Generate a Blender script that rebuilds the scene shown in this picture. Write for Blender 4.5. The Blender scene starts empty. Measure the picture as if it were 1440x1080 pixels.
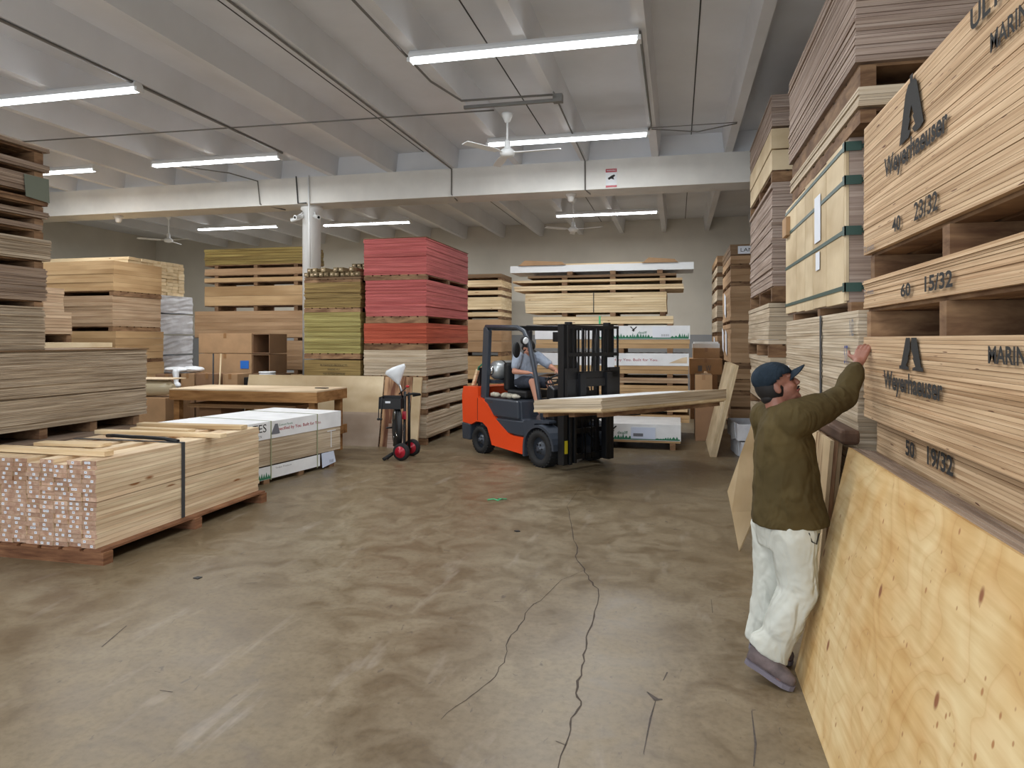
import bpy, bmesh, math, random
from mathutils import Vector, Matrix
random.seed(11)
S = bpy.context.scene
COL = S.collection
R = math.radians

# ---------------------------------------------------------------- camera, light, exposure
CH = 1.82
cam_d = bpy.data.cameras.new('camera'); cam = bpy.data.objects.new('camera', cam_d); COL.objects.link(cam)
cam.location = (0, 0, CH)
cam.rotation_euler = (R(90), 0, R(13.3))
cam_d.sensor_width = 36.0
cam_d.lens = 980.0 / 1440.0 * 36.0
cam_d.shift_y = -(540.0 - 477.0) / 1440.0
cam_d.clip_end = 100
S.camera = cam
vs = S.view_settings
vs.view_transform = 'Standard'; vs.look = 'None'; vs.gamma = 1.0; vs.use_curve_mapping = False
vs.exposure = 0.38
S.cycles.max_bounces = 8
S.cycles.diffuse_bounces = 5
S.cycles.use_denoising = True
S.cycles.sample_clamp_indirect = 6
w = bpy.data.worlds.new('world'); S.world = w; w.use_nodes = True
w.node_tree.nodes['Background'].inputs[0].default_value = (0.80, 0.88, 1.0, 1)
w.node_tree.nodes['Background'].inputs[1].default_value = 0.35

def area(name, loc, rot, sx, sy, power, color):
    l = bpy.data.lights.new(name, 'AREA'); l.shape = 'RECTANGLE'; l.size = sx; l.size_y = sy
    l.energy = power; l.color = color
    o = bpy.data.objects.new(name, l); COL.objects.link(o); o.location = loc; o.rotation_euler = rot
    return o
TUBE_POWER = 65
# daylight through the open loading door behind the camera
area('loading_door_daylight', (-3.5, -4.9, 2.1), (R(90), 0, 0), 7.5, 3.8, 300, (0.86, 0.93, 1.0))

# ---------------------------------------------------------------- materials
def lin(c):
    return tuple(((x/255.0)/12.92 if x <= 10 else (((x/255.0)+0.055)/1.055)**2.4) for x in c) + (1,)

MATS = {}
def new_mat(name):
    m = bpy.data.materials.new(name); m.use_nodes = True
    nt = m.node_tree; b = nt.nodes['Principled BSDF']
    return m, nt, b

def coords(nt, scale, rand=True):
    tc = nt.nodes.new('ShaderNodeTexCoord'); out = tc.outputs['Object']
    if rand:
        oi = nt.nodes.new('ShaderNodeObjectInfo')
        mu = nt.nodes.new('ShaderNodeMath'); mu.operation = 'MULTIPLY'; mu.inputs[1].default_value = 37.0
        nt.links.new(oi.outputs['Random'], mu.inputs[0])
        ad = nt.nodes.new('ShaderNodeVectorMath'); ad.operation = 'ADD'
        nt.links.new(out, ad.inputs[0]); nt.links.new(mu.outputs[0], ad.inputs[1]); out = ad.outputs[0]
    mp = nt.nodes.new('ShaderNodeMapping'); mp.inputs['Scale'].default_value = scale
    nt.links.new(out, mp.inputs['Vector'])
    return mp.outputs[0]

def noise(nt, vec, scale=1.0, detail=3.0, rough=0.55, dist=0.0):
    n = nt.nodes.new('ShaderNodeTexNoise'); n.inputs['Scale'].default_value = scale
    n.inputs['Detail'].default_value = detail; n.inputs['Roughness'].default_value = rough
    n.inputs['Distortion'].default_value = dist
    nt.links.new(vec, n.inputs['Vector']); return n.outputs['Fac']

def ramp(nt, fac, stops):
    r = nt.nodes.new('ShaderNodeValToRGB'); e = r.color_ramp.elements
    while len(e) < len(stops): e.new(0.5)
    for i, (p, c) in enumerate(stops):
        e[i].position = p; e[i].color = c if len(c) == 4 else lin(c)
    nt.links.new(fac, r.inputs[0]); return r.outputs[0]

def mix(nt, fac, a, b, mode='MIX'):
    m = nt.nodes.new('ShaderNodeMix'); m.data_type = 'RGBA'; m.blend_type = mode
    for sock, v in ((m.inputs[0], fac), (m.inputs[6], a), (m.inputs[7], b)):
        if isinstance(v, (int, float)): sock.default_value = v
        elif isinstance(v, tuple): sock.default_value = v if len(v) == 4 else lin(v)
        else: nt.links.new(v, sock)
    return m.outputs[2]

def rnd_val(nt, lo, hi):
    oi = nt.nodes.new('ShaderNodeObjectInfo'); mr = nt.nodes.new('ShaderNodeMapRange')
    mr.inputs[3].default_value = lo; mr.inputs[4].default_value = hi
    nt.links.new(oi.outputs['Random'], mr.inputs[0]); return mr.outputs[0]

def vary(nt, col, lo, hi):
    hs = nt.nodes.new('ShaderNodeHueSaturation'); nt.links.new(col, hs.inputs['Color'])
    nt.links.new(rnd_val(nt, lo, hi), hs.inputs['Value']); return hs.outputs[0]

def desat(c, k=0.80):
    g = 0.35*c[0] + 0.5*c[1] + 0.15*c[2]
    return tuple(g + (x-g)*k for x in c[:3])
def wood(name, light, dark, scale=(1.2, 1.2, 55), lo=0.88, hi=1.08, rough=0.75, knots=None, speck=None, mid=(0.36, 0.66)):
    light = desat(light); dark = desat(dark)
    m, nt, b = new_mat(name)
    n = noise(nt, coords(nt, scale), 1.0, 4.0, 0.6, 0.3)
    col = ramp(nt, n, [(mid[0], dark), (mid[1], light)])
    n2 = noise(nt, coords(nt, (0.8, 0.8, 2.5)), 1.0, 2.0)
    col = mix(nt, 1.0, col, ramp(nt, n2, [(0.35, (255, 255, 255)), (0.72, (214, 206, 196))]), 'MULTIPLY')
    if speck:
        v = noise(nt, coords(nt, speck[0]), 1.0, 1.0, 0.5)
        f = ramp(nt, v, [(speck[1], (0, 0, 0, 1)), (speck[1] + 0.03, (1, 1, 1, 1))])
        col = mix(nt, f, col, speck[2])
    if knots:
        vo = nt.nodes.new('ShaderNodeTexVoronoi'); vo.inputs['Scale'].default_value = 1.0
        nt.links.new(coords(nt, knots[0]), vo.inputs['Vector'])
        f = ramp(nt, vo.outputs['Distance'], [(knots[1] * 0.6, (1, 1, 1, 1)), (knots[1], (0, 0, 0, 1))])
        col = mix(nt, f, col, knots[2])
    col = vary(nt, col, lo, hi)
    nt.links.new(col, b.inputs['Base Color']); b.inputs['Roughness'].default_value = rough
    b.inputs['Specular IOR Level'].default_value = 0.25
    MATS[name] = m; return m

def plain(name, c, rough=0.6, metal=0.0, var=0.0, vs_=6.0, emit=None, alpha=None, trans=None, coat=0.0):
    m, nt, b = new_mat(name)
    b.inputs['Roughness'].default_value = rough; b.inputs['Metallic'].default_value = metal
    if var:
        n = noise(nt, coords(nt, (vs_, vs_, vs_)), 1.0, 4.0)
        d = tuple(max(0, int(x * (1 - var))) for x in c); l = tuple(min(255, int(x * (1 + var * 0.6))) for x in c)
        nt.links.new(ramp(nt, n, [(0.3, d), (0.7, l)]), b.inputs['Base Color'])
    else:
        b.inputs['Base Color'].default_value = lin(c)
    if emit:
        b.inputs['Emission Color'].default_value = lin(emit[0]); b.inputs['Emission Strength'].default_value = emit[1]
    if trans: b.inputs['Transmission Weight'].default_value = trans
    if coat: b.inputs['Coat Weight'].default_value = coat
    MATS[name] = m; return m

def cloth(name, c, var=0.15, sc=5.0, bump=0.3, stretch=(1, 1, 0.35)):
    m = plain(name, c, 0.9, 0, var, sc); nt = m.node_tree; b = nt.nodes['Principled BSDF']
    n = noise(nt, coords(nt, tuple(sc * 2.2 * s for s in stretch), False), 1.0, 2.0, 0.45, 0.8)
    bp = nt.nodes.new('ShaderNodeBump'); bp.inputs['Strength'].default_value = bump; bp.inputs['Distance'].default_value = 0.05
    nt.links.new(n, bp.inputs['Height']); nt.links.new(bp.outputs[0], b.inputs['Normal'])
    b.inputs['Specular IOR Level'].default_value = 0.15
    return m

wood('fir_ply', (226, 190, 146), (182, 138, 94), (0.9, 0.9, 75), 0.94, 1.05, speck=((7, 7, 90), 0.735, (96, 62, 44)), mid=(0.3, 0.62))
wood('pale_ply', (222, 204, 176), (188, 166, 136), (1.0, 1.0, 75), 0.92, 1.06)
wood('grey_ply', (206, 186, 158), (140, 120, 96), (1.4, 1.4, 55), 0.90, 1.06)
wood('brown_ply', (176, 152, 130), (132, 108, 90), (1.2, 1.2, 60), 0.88, 1.07)
wood('pink_ply', (190, 168, 152), (150, 126, 112), (1.0, 1.0, 70), 0.92, 1.05)
wood('mdf', (212, 172, 120), (200, 160, 108), (1.0, 1.0, 14), 0.95, 1.04)
wood('mdf_brown', (194, 154, 112), (182, 141, 99), (1.0, 1.0, 14), 0.95, 1.04)
wood('mdf_pink', (212, 182, 146), (182, 146, 112), (1.0, 1.0, 40), 0.92, 1.05)
wood('mdf_dark', (150, 118, 84), (128, 98, 68), (1.0, 1.0, 24), 0.92, 1.05)
wood('red_paint', (214, 104, 100), (186, 78, 78), (1.2, 1.2, 60), 0.90, 1.06)
wood('orange_paint', (214, 92, 62), (180, 66, 42), (1.2, 1.2, 60), 0.90, 1.06)
wood('olive_ply', (168, 140, 76), (120, 94, 48), (1.2, 1.2, 60), 0.90, 1.06)
wood('green_ply', (186, 176, 100), (146, 132, 66), (1.2, 1.2, 60), 0.92, 1.06)
wood('treated_board', (184, 160, 82), (138, 112, 54), (0.8, 3, 30), 0.86, 1.08)
wood('post_wood', (160, 140, 100), (104, 88, 58), (5, 1.2, 5), 0.75, 1.15)
wood('pine', (248, 222, 176), (222, 186, 134), (0.9, 6, 30), 0.92, 1.05, knots=((1.2, 3, 4), 0.10, (150, 100, 60)))
wood('pine_y', (246, 224, 184), (222, 186, 146), (6, 0.9, 30), 0.90, 1.06, knots=((3, 1.6, 5), 0.13, (140, 92, 54)))
wood('pine_end', (214, 176, 148), (184, 138, 112), (20, 20, 20), 0.84, 1.12)
wood('pallet_wood', (170, 130, 90), (112, 76, 50), (3, 3, 12), 0.80, 1.1)
wood('pallet_red', (166, 112, 74), (118, 72, 46), (3, 3, 25), 0.85, 1.1)
wood('bench_wood', (182, 130, 72), (140, 92, 44), (1.5, 4, 12), 0.92, 1.05, knots=((1, 3, 3), 0.09, (100, 60, 30)))
wood('bench_top', (232, 208, 172), (214, 186, 148), (1, 4, 4), 1, 1)
wood('dark_beam', (124, 92, 70), (84, 58, 44), (8, 1, 8), 0.9, 1.05)
wood('walnut', (206, 160, 116), (118, 70, 48), (7, 7, 0.7), 0.95, 1.05, mid=(0.42, 0.56))
wood('figured', (214, 186, 142), (134, 94, 56), (6, 6, 0.9), 0.95, 1.05, mid=(0.40, 0.54))
wood('light_panel', (226, 204, 164), (212, 186, 142), (2, 2, 2), 0.97, 1.03)

def plywood_face():
    m, nt, b = new_mat('plywood_face')
    v = coords(nt, (1.0, 1.0, 1.0), False)
    wrp = noise(nt, v, 1.1, 2.0, 0.5)
    mp = nt.nodes.new('ShaderNodeCombineXYZ')
    sp = nt.nodes.new('ShaderNodeSeparateXYZ'); nt.links.new(v, sp.inputs[0])
    n2 = nt.nodes.new('ShaderNodeTexNoise'); n2.inputs['Scale'].default_value = 1.0; n2.inputs['Detail'].default_value = 3
    md = nt.nodes.new('ShaderNodeMapping'); md.inputs['Scale'].default_value = (1.6, 0.8, 0.9); md.inputs['Rotation'].default_value = (R(24), 0, 0)
    nt.links.new(v, md.inputs[0]); nt.links.new(md.outputs[0], n2.inputs['Vector'])
    ml = nt.nodes.new('ShaderNodeMath'); ml.operation = 'MULTIPLY'; ml.inputs[1].default_value = 22.0
    nt.links.new(n2.outputs['Fac'], ml.inputs[0])
    fr = nt.nodes.new('ShaderNodeMath'); fr.operation = 'FRACT'; nt.links.new(ml.outputs[0], fr.inputs[0])
    bands = ramp(nt, fr.outputs[0], [(0.0, (214, 187, 138)), (0.55, (223, 199, 152)), (0.9, (218, 190, 142)), (1.0, (208, 177, 127))])
    fine = noise(nt, coords(nt, (10, 2.0, 24), False), 1.0, 3)
    col = mix(nt, 1.0, bands, ramp(nt, fine, [(0.3, (236, 226, 210)), (0.6, (255, 255, 255))]), 'MULTIPLY')
    big = noise(nt, v, 2.2, 2)
    col = mix(nt, 1.0, col, ramp(nt, big, [(0.35, (240, 224, 200)), (0.6, (255, 255, 255))]), 'MULTIPLY')
    for sc, r_, cc in (((1.2, 5.5, 3.2), 0.115, (140, 90, 58)), ((1.0, 11.0, 7.0), 0.10, (170, 122, 78)), ((1.0, 17.0, 12.0), 0.11, (176, 134, 92))):
        vo = nt.nodes.new('ShaderNodeTexVoronoi'); vo.inputs['Scale'].default_value = 1.0
        nt.links.new(coords(nt, sc, False), vo.inputs['Vector'])
        f = ramp(nt, vo.outputs['Distance'], [(r_ * 0.55, (1, 1, 1, 1)), (r_, (0, 0, 0, 1))])
        col = mix(nt, f, col, cc)
    nt.links.new(col, b.inputs['Base Color']); b.inputs['Roughness'].default_value = 0.6
    MATS['plywood_face'] = m
plywood_face()

def floor_material():
    m, nt, b = new_mat('concrete_floor')
    v = coords(nt, (1, 1, 1), False)
    n1 = noise(nt, v, 0.55, 5, 0.6, 0.6)
    col = ramp(nt, n1, [(0.25, (110, 95, 72)), (0.5, (124, 110, 87)), (0.75, (137, 126, 105))])
    n2 = noise(nt, v, 3.2, 5, 0.65, 1.0)
    col = mix(nt, 1.0, col, ramp(nt, n2, [(0.32, (206, 198, 188)), (0.62, (255, 255, 255))]), 'MULTIPLY')
    n3 = noise(nt, v, 26, 3, 0.6)
    col = mix(nt, 1.0, col, ramp(nt, n3, [(0.3, (232, 228, 224)), (0.55, (255, 255, 255))]), 'MULTIPLY')
    # scuffs: small dark flecks pressed into the concrete
    n4 = noise(nt, coords(nt, (24, 11, 1), False), 1.0, 3, 0.6, 0.6)
    col = mix(nt, ramp(nt, n4, [(0.665, (0, 0, 0, 1)), (0.72, (1, 1, 1, 1))]), col, (88, 75, 62))
    n5 = noise(nt, coords(nt, (5, 1.2, 1), False), 1.0, 4, 0.6, 0.3)
    col = mix(nt, ramp(nt, n5, [(0.60, (0, 0, 0, 1)), (0.80, (0.35, 0.35, 0.35, 1))]), col, (176, 168, 158))
    nt.links.new(col, b.inputs['Base Color'])
    nt.links.new(ramp(nt, n2, [(0.3, (0.30, 0.30, 0.30, 1)), (0.7, (0.50, 0.50, 0.50, 1))]), b.inputs['Roughness'])
    b.inputs['Specular IOR Level'].default_value = 0.45
    MATS['floor'] = m
floor_material()

plain('ceiling_paint', (222, 224, 228), 0.8, 0, 0.04, 0.8)
plain('beam_paint', (226, 224, 218), 0.7, 0, 0.05, 1.5)
plain('wall_upper', (206, 200, 188), 0.85, 0, 0.05, 0.7)
plain('wall_lower', (150, 152, 154), 0.85, 0, 0.05, 0.7)
plain('white_paint', (232, 234, 234), 0.45)
plain('tube', (255, 255, 255), 0.5, emit=((244, 250, 255), 9.0))
plain('housing', (225, 227, 228), 0.5)
plain('conduit', (120, 118, 114), 0.5, 0.4)
plain('dark_line', (62, 62, 62), 0.8)
plain('crack', (66, 56, 48), 0.9)
plain('scuff', (78, 70, 66), 0.9, 0, 0.2, 30)
plain('black', (22, 22, 24), 0.55)
plain('black_steel', (26, 27, 30), 0.42, 0.2)
plain('black_gloss', (16, 16, 18), 0.25)
plain('rubber', (30, 30, 31), 0.8)
plain('fork_grey', (60, 66, 76), 0.42, 0.1, coat=0.2)
plain('fork_orange', (232, 74, 26), 0.38, coat=0.3)
plain('chrome', (200, 200, 200), 0.2, 1.0)
plain('tank', (178, 182, 184), 0.35, 0.6)
plain('red', (190, 24, 30), 0.35)
plain('crimson', (170, 24, 46), 0.3)
plain('yellow', (212, 196, 40), 0.5)
plain('white_card', (232, 234, 236), 0.6, 0, 0.04, 4)
plain('white_wrap', (214, 216, 222), 0.5, 0, 0.07, 5)
plain('paper', (226, 230, 238), 0.7)
plain('paper_blue', (208, 218, 238), 0.7)
plain('ink', (38, 36, 34), 0.85)
plain('ink_grey', (110, 112, 120), 0.85)
plain('ink_red', (168, 44, 58), 0.8)
plain('ink_green', (52, 118, 88), 0.8)
plain('ink_blue', (70, 80, 130), 0.8)
plain('strap_green', (52, 78, 70), 0.5)
plain('strap_dark', (60, 62, 66), 0.6)
plain('green_grey', (104, 110, 96), 0.7)
plain('strap_pale', (150, 156, 124), 0.5)
plain('cardboard', (172, 138, 102), 0.8, 0, 0.06, 4)
plain('cardboard_dark', (140, 108, 80), 0.8, 0, 0.06, 4)
plain('tape', (150, 112, 74), 0.35)
plain('blue_tape', (40, 110, 200), 0.5)
plain('plastic_white', (235, 237, 240), 0.35)
plain('plastic_bag', (228, 232, 236), 0.3)
plain('film', (190, 178, 150), 0.15, coat=0.6)
plain('green_bit', (70, 190, 130), 0.5)
plain('skin', (150, 102, 84), 0.55, 0, 0.08, 20)
plain('skin_pale', (196, 140, 116), 0.55)
plain('lip', (140, 74, 66), 0.5)
plain('hair', (22, 18, 18), 0.7)
plain('eye', (36, 24, 20), 0.2)
cloth('jacket', (80, 68, 42), 0.14, 3.2, 1.0, (1.0, 1.0, 0.6))
cloth('trousers', (196, 197, 188), 0.05, 4.0, 0.8, (1, 1, 0.5))
cloth('cap_cloth', (36, 46, 56), 0.15, 14, 0.2)
cloth('polo', (166, 176, 192), 0.08, 8, 0.4)
cloth('shorts', (62, 66, 76), 0.1, 8, 0.3)
cloth('rag', (190, 184, 168), 0.2, 12, 0.5)
plain('shoe', (104, 92, 92), 0.8, 0, 0.25, 14)
plain('shoe_sole', (112, 106, 116), 0.7)

# ---------------------------------------------------------------- mesh helpers
def box(bm, x0, x1, y0, y1, z0, z1, mi=0, M=None):
    vs_ = [bm.verts.new(v) for v in ((x0,y0,z0),(x1,y0,z0),(x1,y1,z0),(x0,y1,z0),(x0,y0,z1),(x1,y0,z1),(x1,y1,z1),(x0,y1,z1))]
    if M is not None:
        for v in vs_: v.co = M @ v.co
    for f in ((3,2,1,0),(4,5,6,7),(0,1,5,4),(1,2,6,5),(2,3,7,6),(3,0,4,7)):
        fc = bm.faces.new([vs_[i] for i in f]); fc.material_index = mi
    return vs_

def prism(bm, pts, axis, a0, a1, mi=0):
    # pts: 2D outline, extruded along axis ('x','y','z') from a0 to a1
    def mk(p, a):
        return {'x': (a, p[0], p[1]), 'y': (p[0], a, p[1]), 'z': (p[0], p[1], a)}[axis]
    A = [bm.verts.new(mk(p, a0)) for p in pts]; B = [bm.verts.new(mk(p, a1)) for p in pts]
    n = len(pts)
    fs = [bm.faces.new(A), bm.faces.new(B[::-1])]
    for i in range(n): fs.append(bm.faces.new((A[i], B[i], B[(i+1) % n], A[(i+1) % n])))
    for f in fs: f.material_index = mi
    return A + B

def frame_of(d):
    d = d.normalized(); up = Vector((0, 0, 1)) if abs(d.z) < 0.95 else Vector((1, 0, 0))
    u = d.cross(up).normalized(); v = u.cross(d).normalized(); return u, v

def tube(bm, pts, r, seg=10, mi=0, cap=True, radii=None):
    pts = [Vector(p) for p in pts]; rings = []
    for i, p in enumerate(pts):
        d = (pts[min(i+1, len(pts)-1)] - pts[max(i-1, 0)])
        if i == 0 or i == 1: u, v = frame_of(d)
        else:
            u = (u - d.normalized() * u.dot(d.normalized())).normalized(); v = u.cross(d.normalized()).normalized()
        rr = radii[i] if radii else r
        rings.append([bm.verts.new(p + (u*math.cos(a)+v*math.sin(a))*rr) for a in [2*math.pi*k/seg for k in range(seg)]])
    for a, b in zip(rings, rings[1:]):
        for k in range(seg):
            f = bm.faces.new((a[k], a[(k+1)%seg], b[(k+1)%seg], b[k])); f.material_index = mi; f.smooth = True
    if cap:
        f = bm.faces.new(rings[0][::-1]); f.material_index = mi
        f = bm.faces.new(rings[-1]); f.material_index = mi

def lathe(bm, prof, c, axis=(0,0,1), seg=24, mi=0, cap=True):
    # prof: list of (r, h) along axis from centre c
    d = Vector(axis).normalized(); u, v = frame_of(d); c = Vector(c); rings = []
    for r_, h in prof:
        r_ = max(r_, 0.0004)
        rings.append([bm.verts.new(c + d*h + (u*math.cos(a)+v*math.sin(a))*r_) for a in [2*math.pi*k/seg for k in range(seg)]])
    for a, b in zip(rings, rings[1:]):
        for k in range(seg):
            f = bm.faces.new((a[k], a[(k+1)%seg], b[(k+1)%seg], b[k])); f.material_index = mi; f.smooth = True
    if cap: bm.faces.new(rings[0][::-1]).material_index = mi; bm.faces.new(rings[-1]).material_index = mi
    else:
        for k in range(seg): bm.faces.new((rings[-1][k], rings[-1][(k+1)%seg], rings[0][(k+1)%seg], rings[0][k])).smooth = True

def ellipsoid(bm, c, r, M=None, seg=20, rings=12):
    c = Vector(c); rows = []
    M = M or Matrix.Identity(3)
    for i in range(1, rings):
        t = math.pi * i / rings
        rows.append([bm.verts.new(c + M @ Vector((r[0]*math.sin(t)*math.cos(2*math.pi*k/seg), r[1]*math.sin(t)*math.sin(2*math.pi*k/seg), r[2]*math.cos(t)))) for k in range(seg)])
    top = bm.verts.new(c + M @ Vector((0,0,r[2]))); bot = bm.verts.new(c + M @ Vector((0,0,-r[2])))
    for a, b in zip(rows, rows[1:]):
        for k in range(seg): bm.faces.new((a[k], b[k], b[(k+1)%seg], a[(k+1)%seg])).smooth = True
    for k in range(seg):
        bm.faces.new((top, rows[0][k], rows[0][(k+1)%seg])).smooth = True
        bm.faces.new((bot, rows[-1][(k+1)%seg], rows[-1][k])).smooth = True

def limb(bm, p, q, r1, r2, seg=14):
    # tapered capsule
    p = Vector(p); q = Vector(q); d = q - p; L = d.length; prof = []
    for k in range(6):
        a = math.pi/2 * k/5; prof.append((r1*math.sin(a), -r1*math.cos(a)))
    for k in range(6):
        a = math.pi/2 * k/5; prof.append((r2*math.cos(a), L + r2*math.sin(a)))
    lathe(bm, prof, p, d, seg)

def loft(bm, secs, seg=22):
    # secs: (centre, half-axis vector a, half-axis vector b)
    rings = []
    for c, a, b in secs:
        c = Vector(c); a = Vector(a); b = Vector(b)
        rings.append([bm.verts.new(c + a*math.cos(2*math.pi*k/seg) + b*math.sin(2*math.pi*k/seg)) for k in range(seg)])
    for A, B in zip(rings, rings[1:]):
        for k in range(seg): bm.faces.new((A[k], A[(k+1)%seg], B[(k+1)%seg], B[k])).smooth = True
    bm.faces.new(rings[0][::-1]); bm.faces.new(rings[-1])

def obj(name, bm, mats, parent=None, loc=None, label=None, bevel=0, fix=True):
    if fix: bmesh.ops.recalc_face_normals(bm, faces=bm.faces[:])
    me = bpy.data.meshes.new(name); bm.to_mesh(me); bm.free()
    for m in (mats if isinstance(mats, (list, tuple)) else [mats]):
        me.materials.append(MATS[m] if isinstance(m, str) else m)
    o = bpy.data.objects.new(name, me); COL.objects.link(o)
    if parent is not None: o.parent = parent
    if loc is not None: o.location = loc
    if label: o['label'] = label
    if bevel:
        b = o.modifiers.new('bevel', 'BEVEL'); b.width = bevel; b.segments = 2; b.limit_method = 'ANGLE'
    return o

def solid(o, voxel, smooth=4):
    r_ = o.modifiers.new('remesh', 'REMESH'); r_.mode = 'VOXEL'; r_.voxel_size = voxel; r_.use_smooth_shade = True
    if smooth:
        s_ = o.modifiers.new('smooth', 'SMOOTH'); s_.factor = 0.5; s_.iterations = smooth
    return o

def thing(name, label, cat, loc=(0,0,0), rz=0.0, group=None):
    o = bpy.data.objects.new(name, None); COL.objects.link(o); o.empty_display_size = 0.1
    o.location = loc; o.rotation_euler = (0, 0, rz); o['label'] = label; o['category'] = cat
    if group: o['group'] = group
    return o
def tag(o, label, cat, group=None):
    o['label'] = label; o['category'] = cat
    if group: o['group'] = group
    return o
def struct(name, bm, mats, parent=None):
    o = obj(name, bm, mats, parent); o['kind'] = 'structure'; return o
def B(): return bmesh.new()
def bx(*a, **k):
    bm = B(); box(bm, *a, **k); return bm

FACES = {'-x': Matrix(((0,0,-1),(-1,0,0),(0,1,0))), '-y': Matrix(((1,0,0),(0,0,-1),(0,1,0))), '+x': Matrix(((0,0,1),(1,0,0),(0,1,0)))}
def text(s, parent, loc, fit, face, mat, name='lettering', bold=0.0, label=None, shear=0.0):
    # fit = (width, height) of the whole word in metres; loc = its lower left corner
    cu = bpy.data.curves.new('t', 'FONT'); cu.body = s; cu.size = 1.0; cu.extrude = 0.0; cu.offset = bold; cu.shear = shear; cu.resolution_u = 3
    to = bpy.data.objects.new('t', cu); COL.objects.link(to)
    dg = bpy.context.evaluated_depsgraph_get(); me = bpy.data.meshes.new_from_object(to.evaluated_get(dg))
    bpy.data.objects.remove(to); bpy.data.curves.remove(cu)
    xs = [v.co.x for v in me.vertices]; ys = [v.co.y for v in me.vertices]
    sx = fit[0]/(max(xs)-min(xs)); sy = fit[1]/(max(ys)-min(ys))
    for v in me.vertices: v.co = FACES[face] @ Vector(((v.co.x-min(xs))*sx, (v.co.y-min(ys))*sy, 0))
    me.materials.clear(); me.materials.append(MATS[mat])
    o = bpy.data.objects.new(name, me); COL.objects.link(o); o.parent = parent; o.location = loc
    if label: o['label'] = label
    return o
def decal(polys, parent, loc, face, mat, name='emblem', th=0.0015, label=None):
    bm = B()
    for p in polys: prism(bm, p, 'z', 0, th)
    for v in bm.verts: v.co = FACES[face] @ v.co
    return obj(name, bm, mat, parent, loc, label)

# ---------------------------------------------------------------- stacks of sheet goods
def bundle(name, label, cat, x0, x1, y0, y1, z0, z1, n, mat, part='sheet', jit=0.006, rz=0.0, group=None, gap=0.07, corner=None):
    if name == 'mdf_bundle': gap = 0.022; jit = min(jit, 0.004)
    t = thing(name, label, cat, ((x0+x1)/2, (y0+y1)/2, z0), rz, group)
    hx = (x1-x0)/2; hy = (y1-y0)/2; th = (z1-z0)/n
    me = None
    drift = [random.uniform(-1, 1) for _ in range(4)]
    for i in range(n):
        if me is None:
            o = obj(part, bx(-hx, hx, -hy, hy, 0, th*(1-gap)), mat, t); me = o.data
        else:
            o = bpy.data.objects.new(part, me); COL.objects.link(o); o.parent = t
        f = math.sin(i/n*3.0 + drift[0]*3)
        o.location = (random.uniform(-jit, jit)*1.0 + f*jit*drift[1], random.uniform(-jit, jit) + f*jit*drift[2], i*th)
        if random.random() < 0.06: o.location.x += random.choice((-1, 1))*jit*2
    return t

def pallet(label, x0, x1, y0, y1, z0, z1, d='x', n=3, mat='pallet_wood', rz=0.0, decks=True, group=None, name='pallet', inset=0.0, wid=0.045):
    h = z1 - z0; t = thing(name, label, 'pallet', ((x0+x1)/2, (y0+y1)/2, z0), rz, group)
    hx = (x1-x0)/2; hy = (y1-y0)/2
    dk = min(0.018, h*0.2) if decks else 0.0
    if h < 0.05: dk = 0
    me = None
    for i in range(n):
        if d == 'x':
            p = -hy + wid + inset + (2*hy - 2*wid - 2*inset) * i/(n-1)
            b_ = bx(-hx, hx, -wid, wid, 0, h - dk - 0.002) if me is None else None; loc = (0, p, 0)
        else:
            p = -hx + wid + inset + (2*hx - 2*wid - 2*inset) * i/(n-1)
            b_ = bx(-wid, wid, -hy, hy, 0, h - dk - 0.002) if me is None else None; loc = (p, 0, 0)
        if me is None: o = obj('stringer', b_, mat, t, loc); me = o.data
        else: o = bpy.data.objects.new('stringer', me); COL.objects.link(o); o.parent = t; o.location = loc
    if dk:
        bm = B()
        k = 7
        for j in range(k):
            if d == 'x':
                c = -hx + (2*hx)*(j+0.5)/k; box(bm, c-hx/k*0.8, c+hx/k*0.8, -hy, hy, h-dk-0.001, h-0.001)
            else:
                c = -hy + (2*hy)*(j+0.5)/k; box(bm, -hx, hx, c-hy/k*0.8, c+hy/k*0.8, h-dk-0.001, h-0.001)
        obj('deck', bm, mat, t)
    return t

def stack(where, x0, x1, y0, y1, d, layers, rz=0.0, first_pallet=True, pm='pallet_wood', decks=True, n_str=3, inset=0.0):
    # layers bottom to top: (z0, z1, n, mat, short, kind, category, dx0, dx1, dy0, dy1)
    out = []; prev = 0.0 if first_pallet else None; 
    for L in layers:
        z0, z1, n, mat, short, kind, cat = L[:7]; o = L[7] if len(L) > 7 else (0, 0, 0, 0)
        X0, X1, Y0, Y1 = x0+o[0], x1+o[1], y0+o[2], y1+o[3]
        if prev is not None and z0 - prev > 0.012:
            pallet('wooden %s under the %s, %s' % ('pallet' if decks else 'bearers', short, where), X0, X1, Y0, Y1, prev, z0, d, n_str, pm, decks=decks, inset=inset)
        part = {'mdf_bundle': 'panel', 'lumber_bundle': 'board'}.get(kind, 'sheet')
        out.append(bundle(kind, '%s, %s' % (short, where), cat, X0, X1, Y0, Y1, z0, z1, n, mat, part))
        prev = z1
    return out

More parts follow.
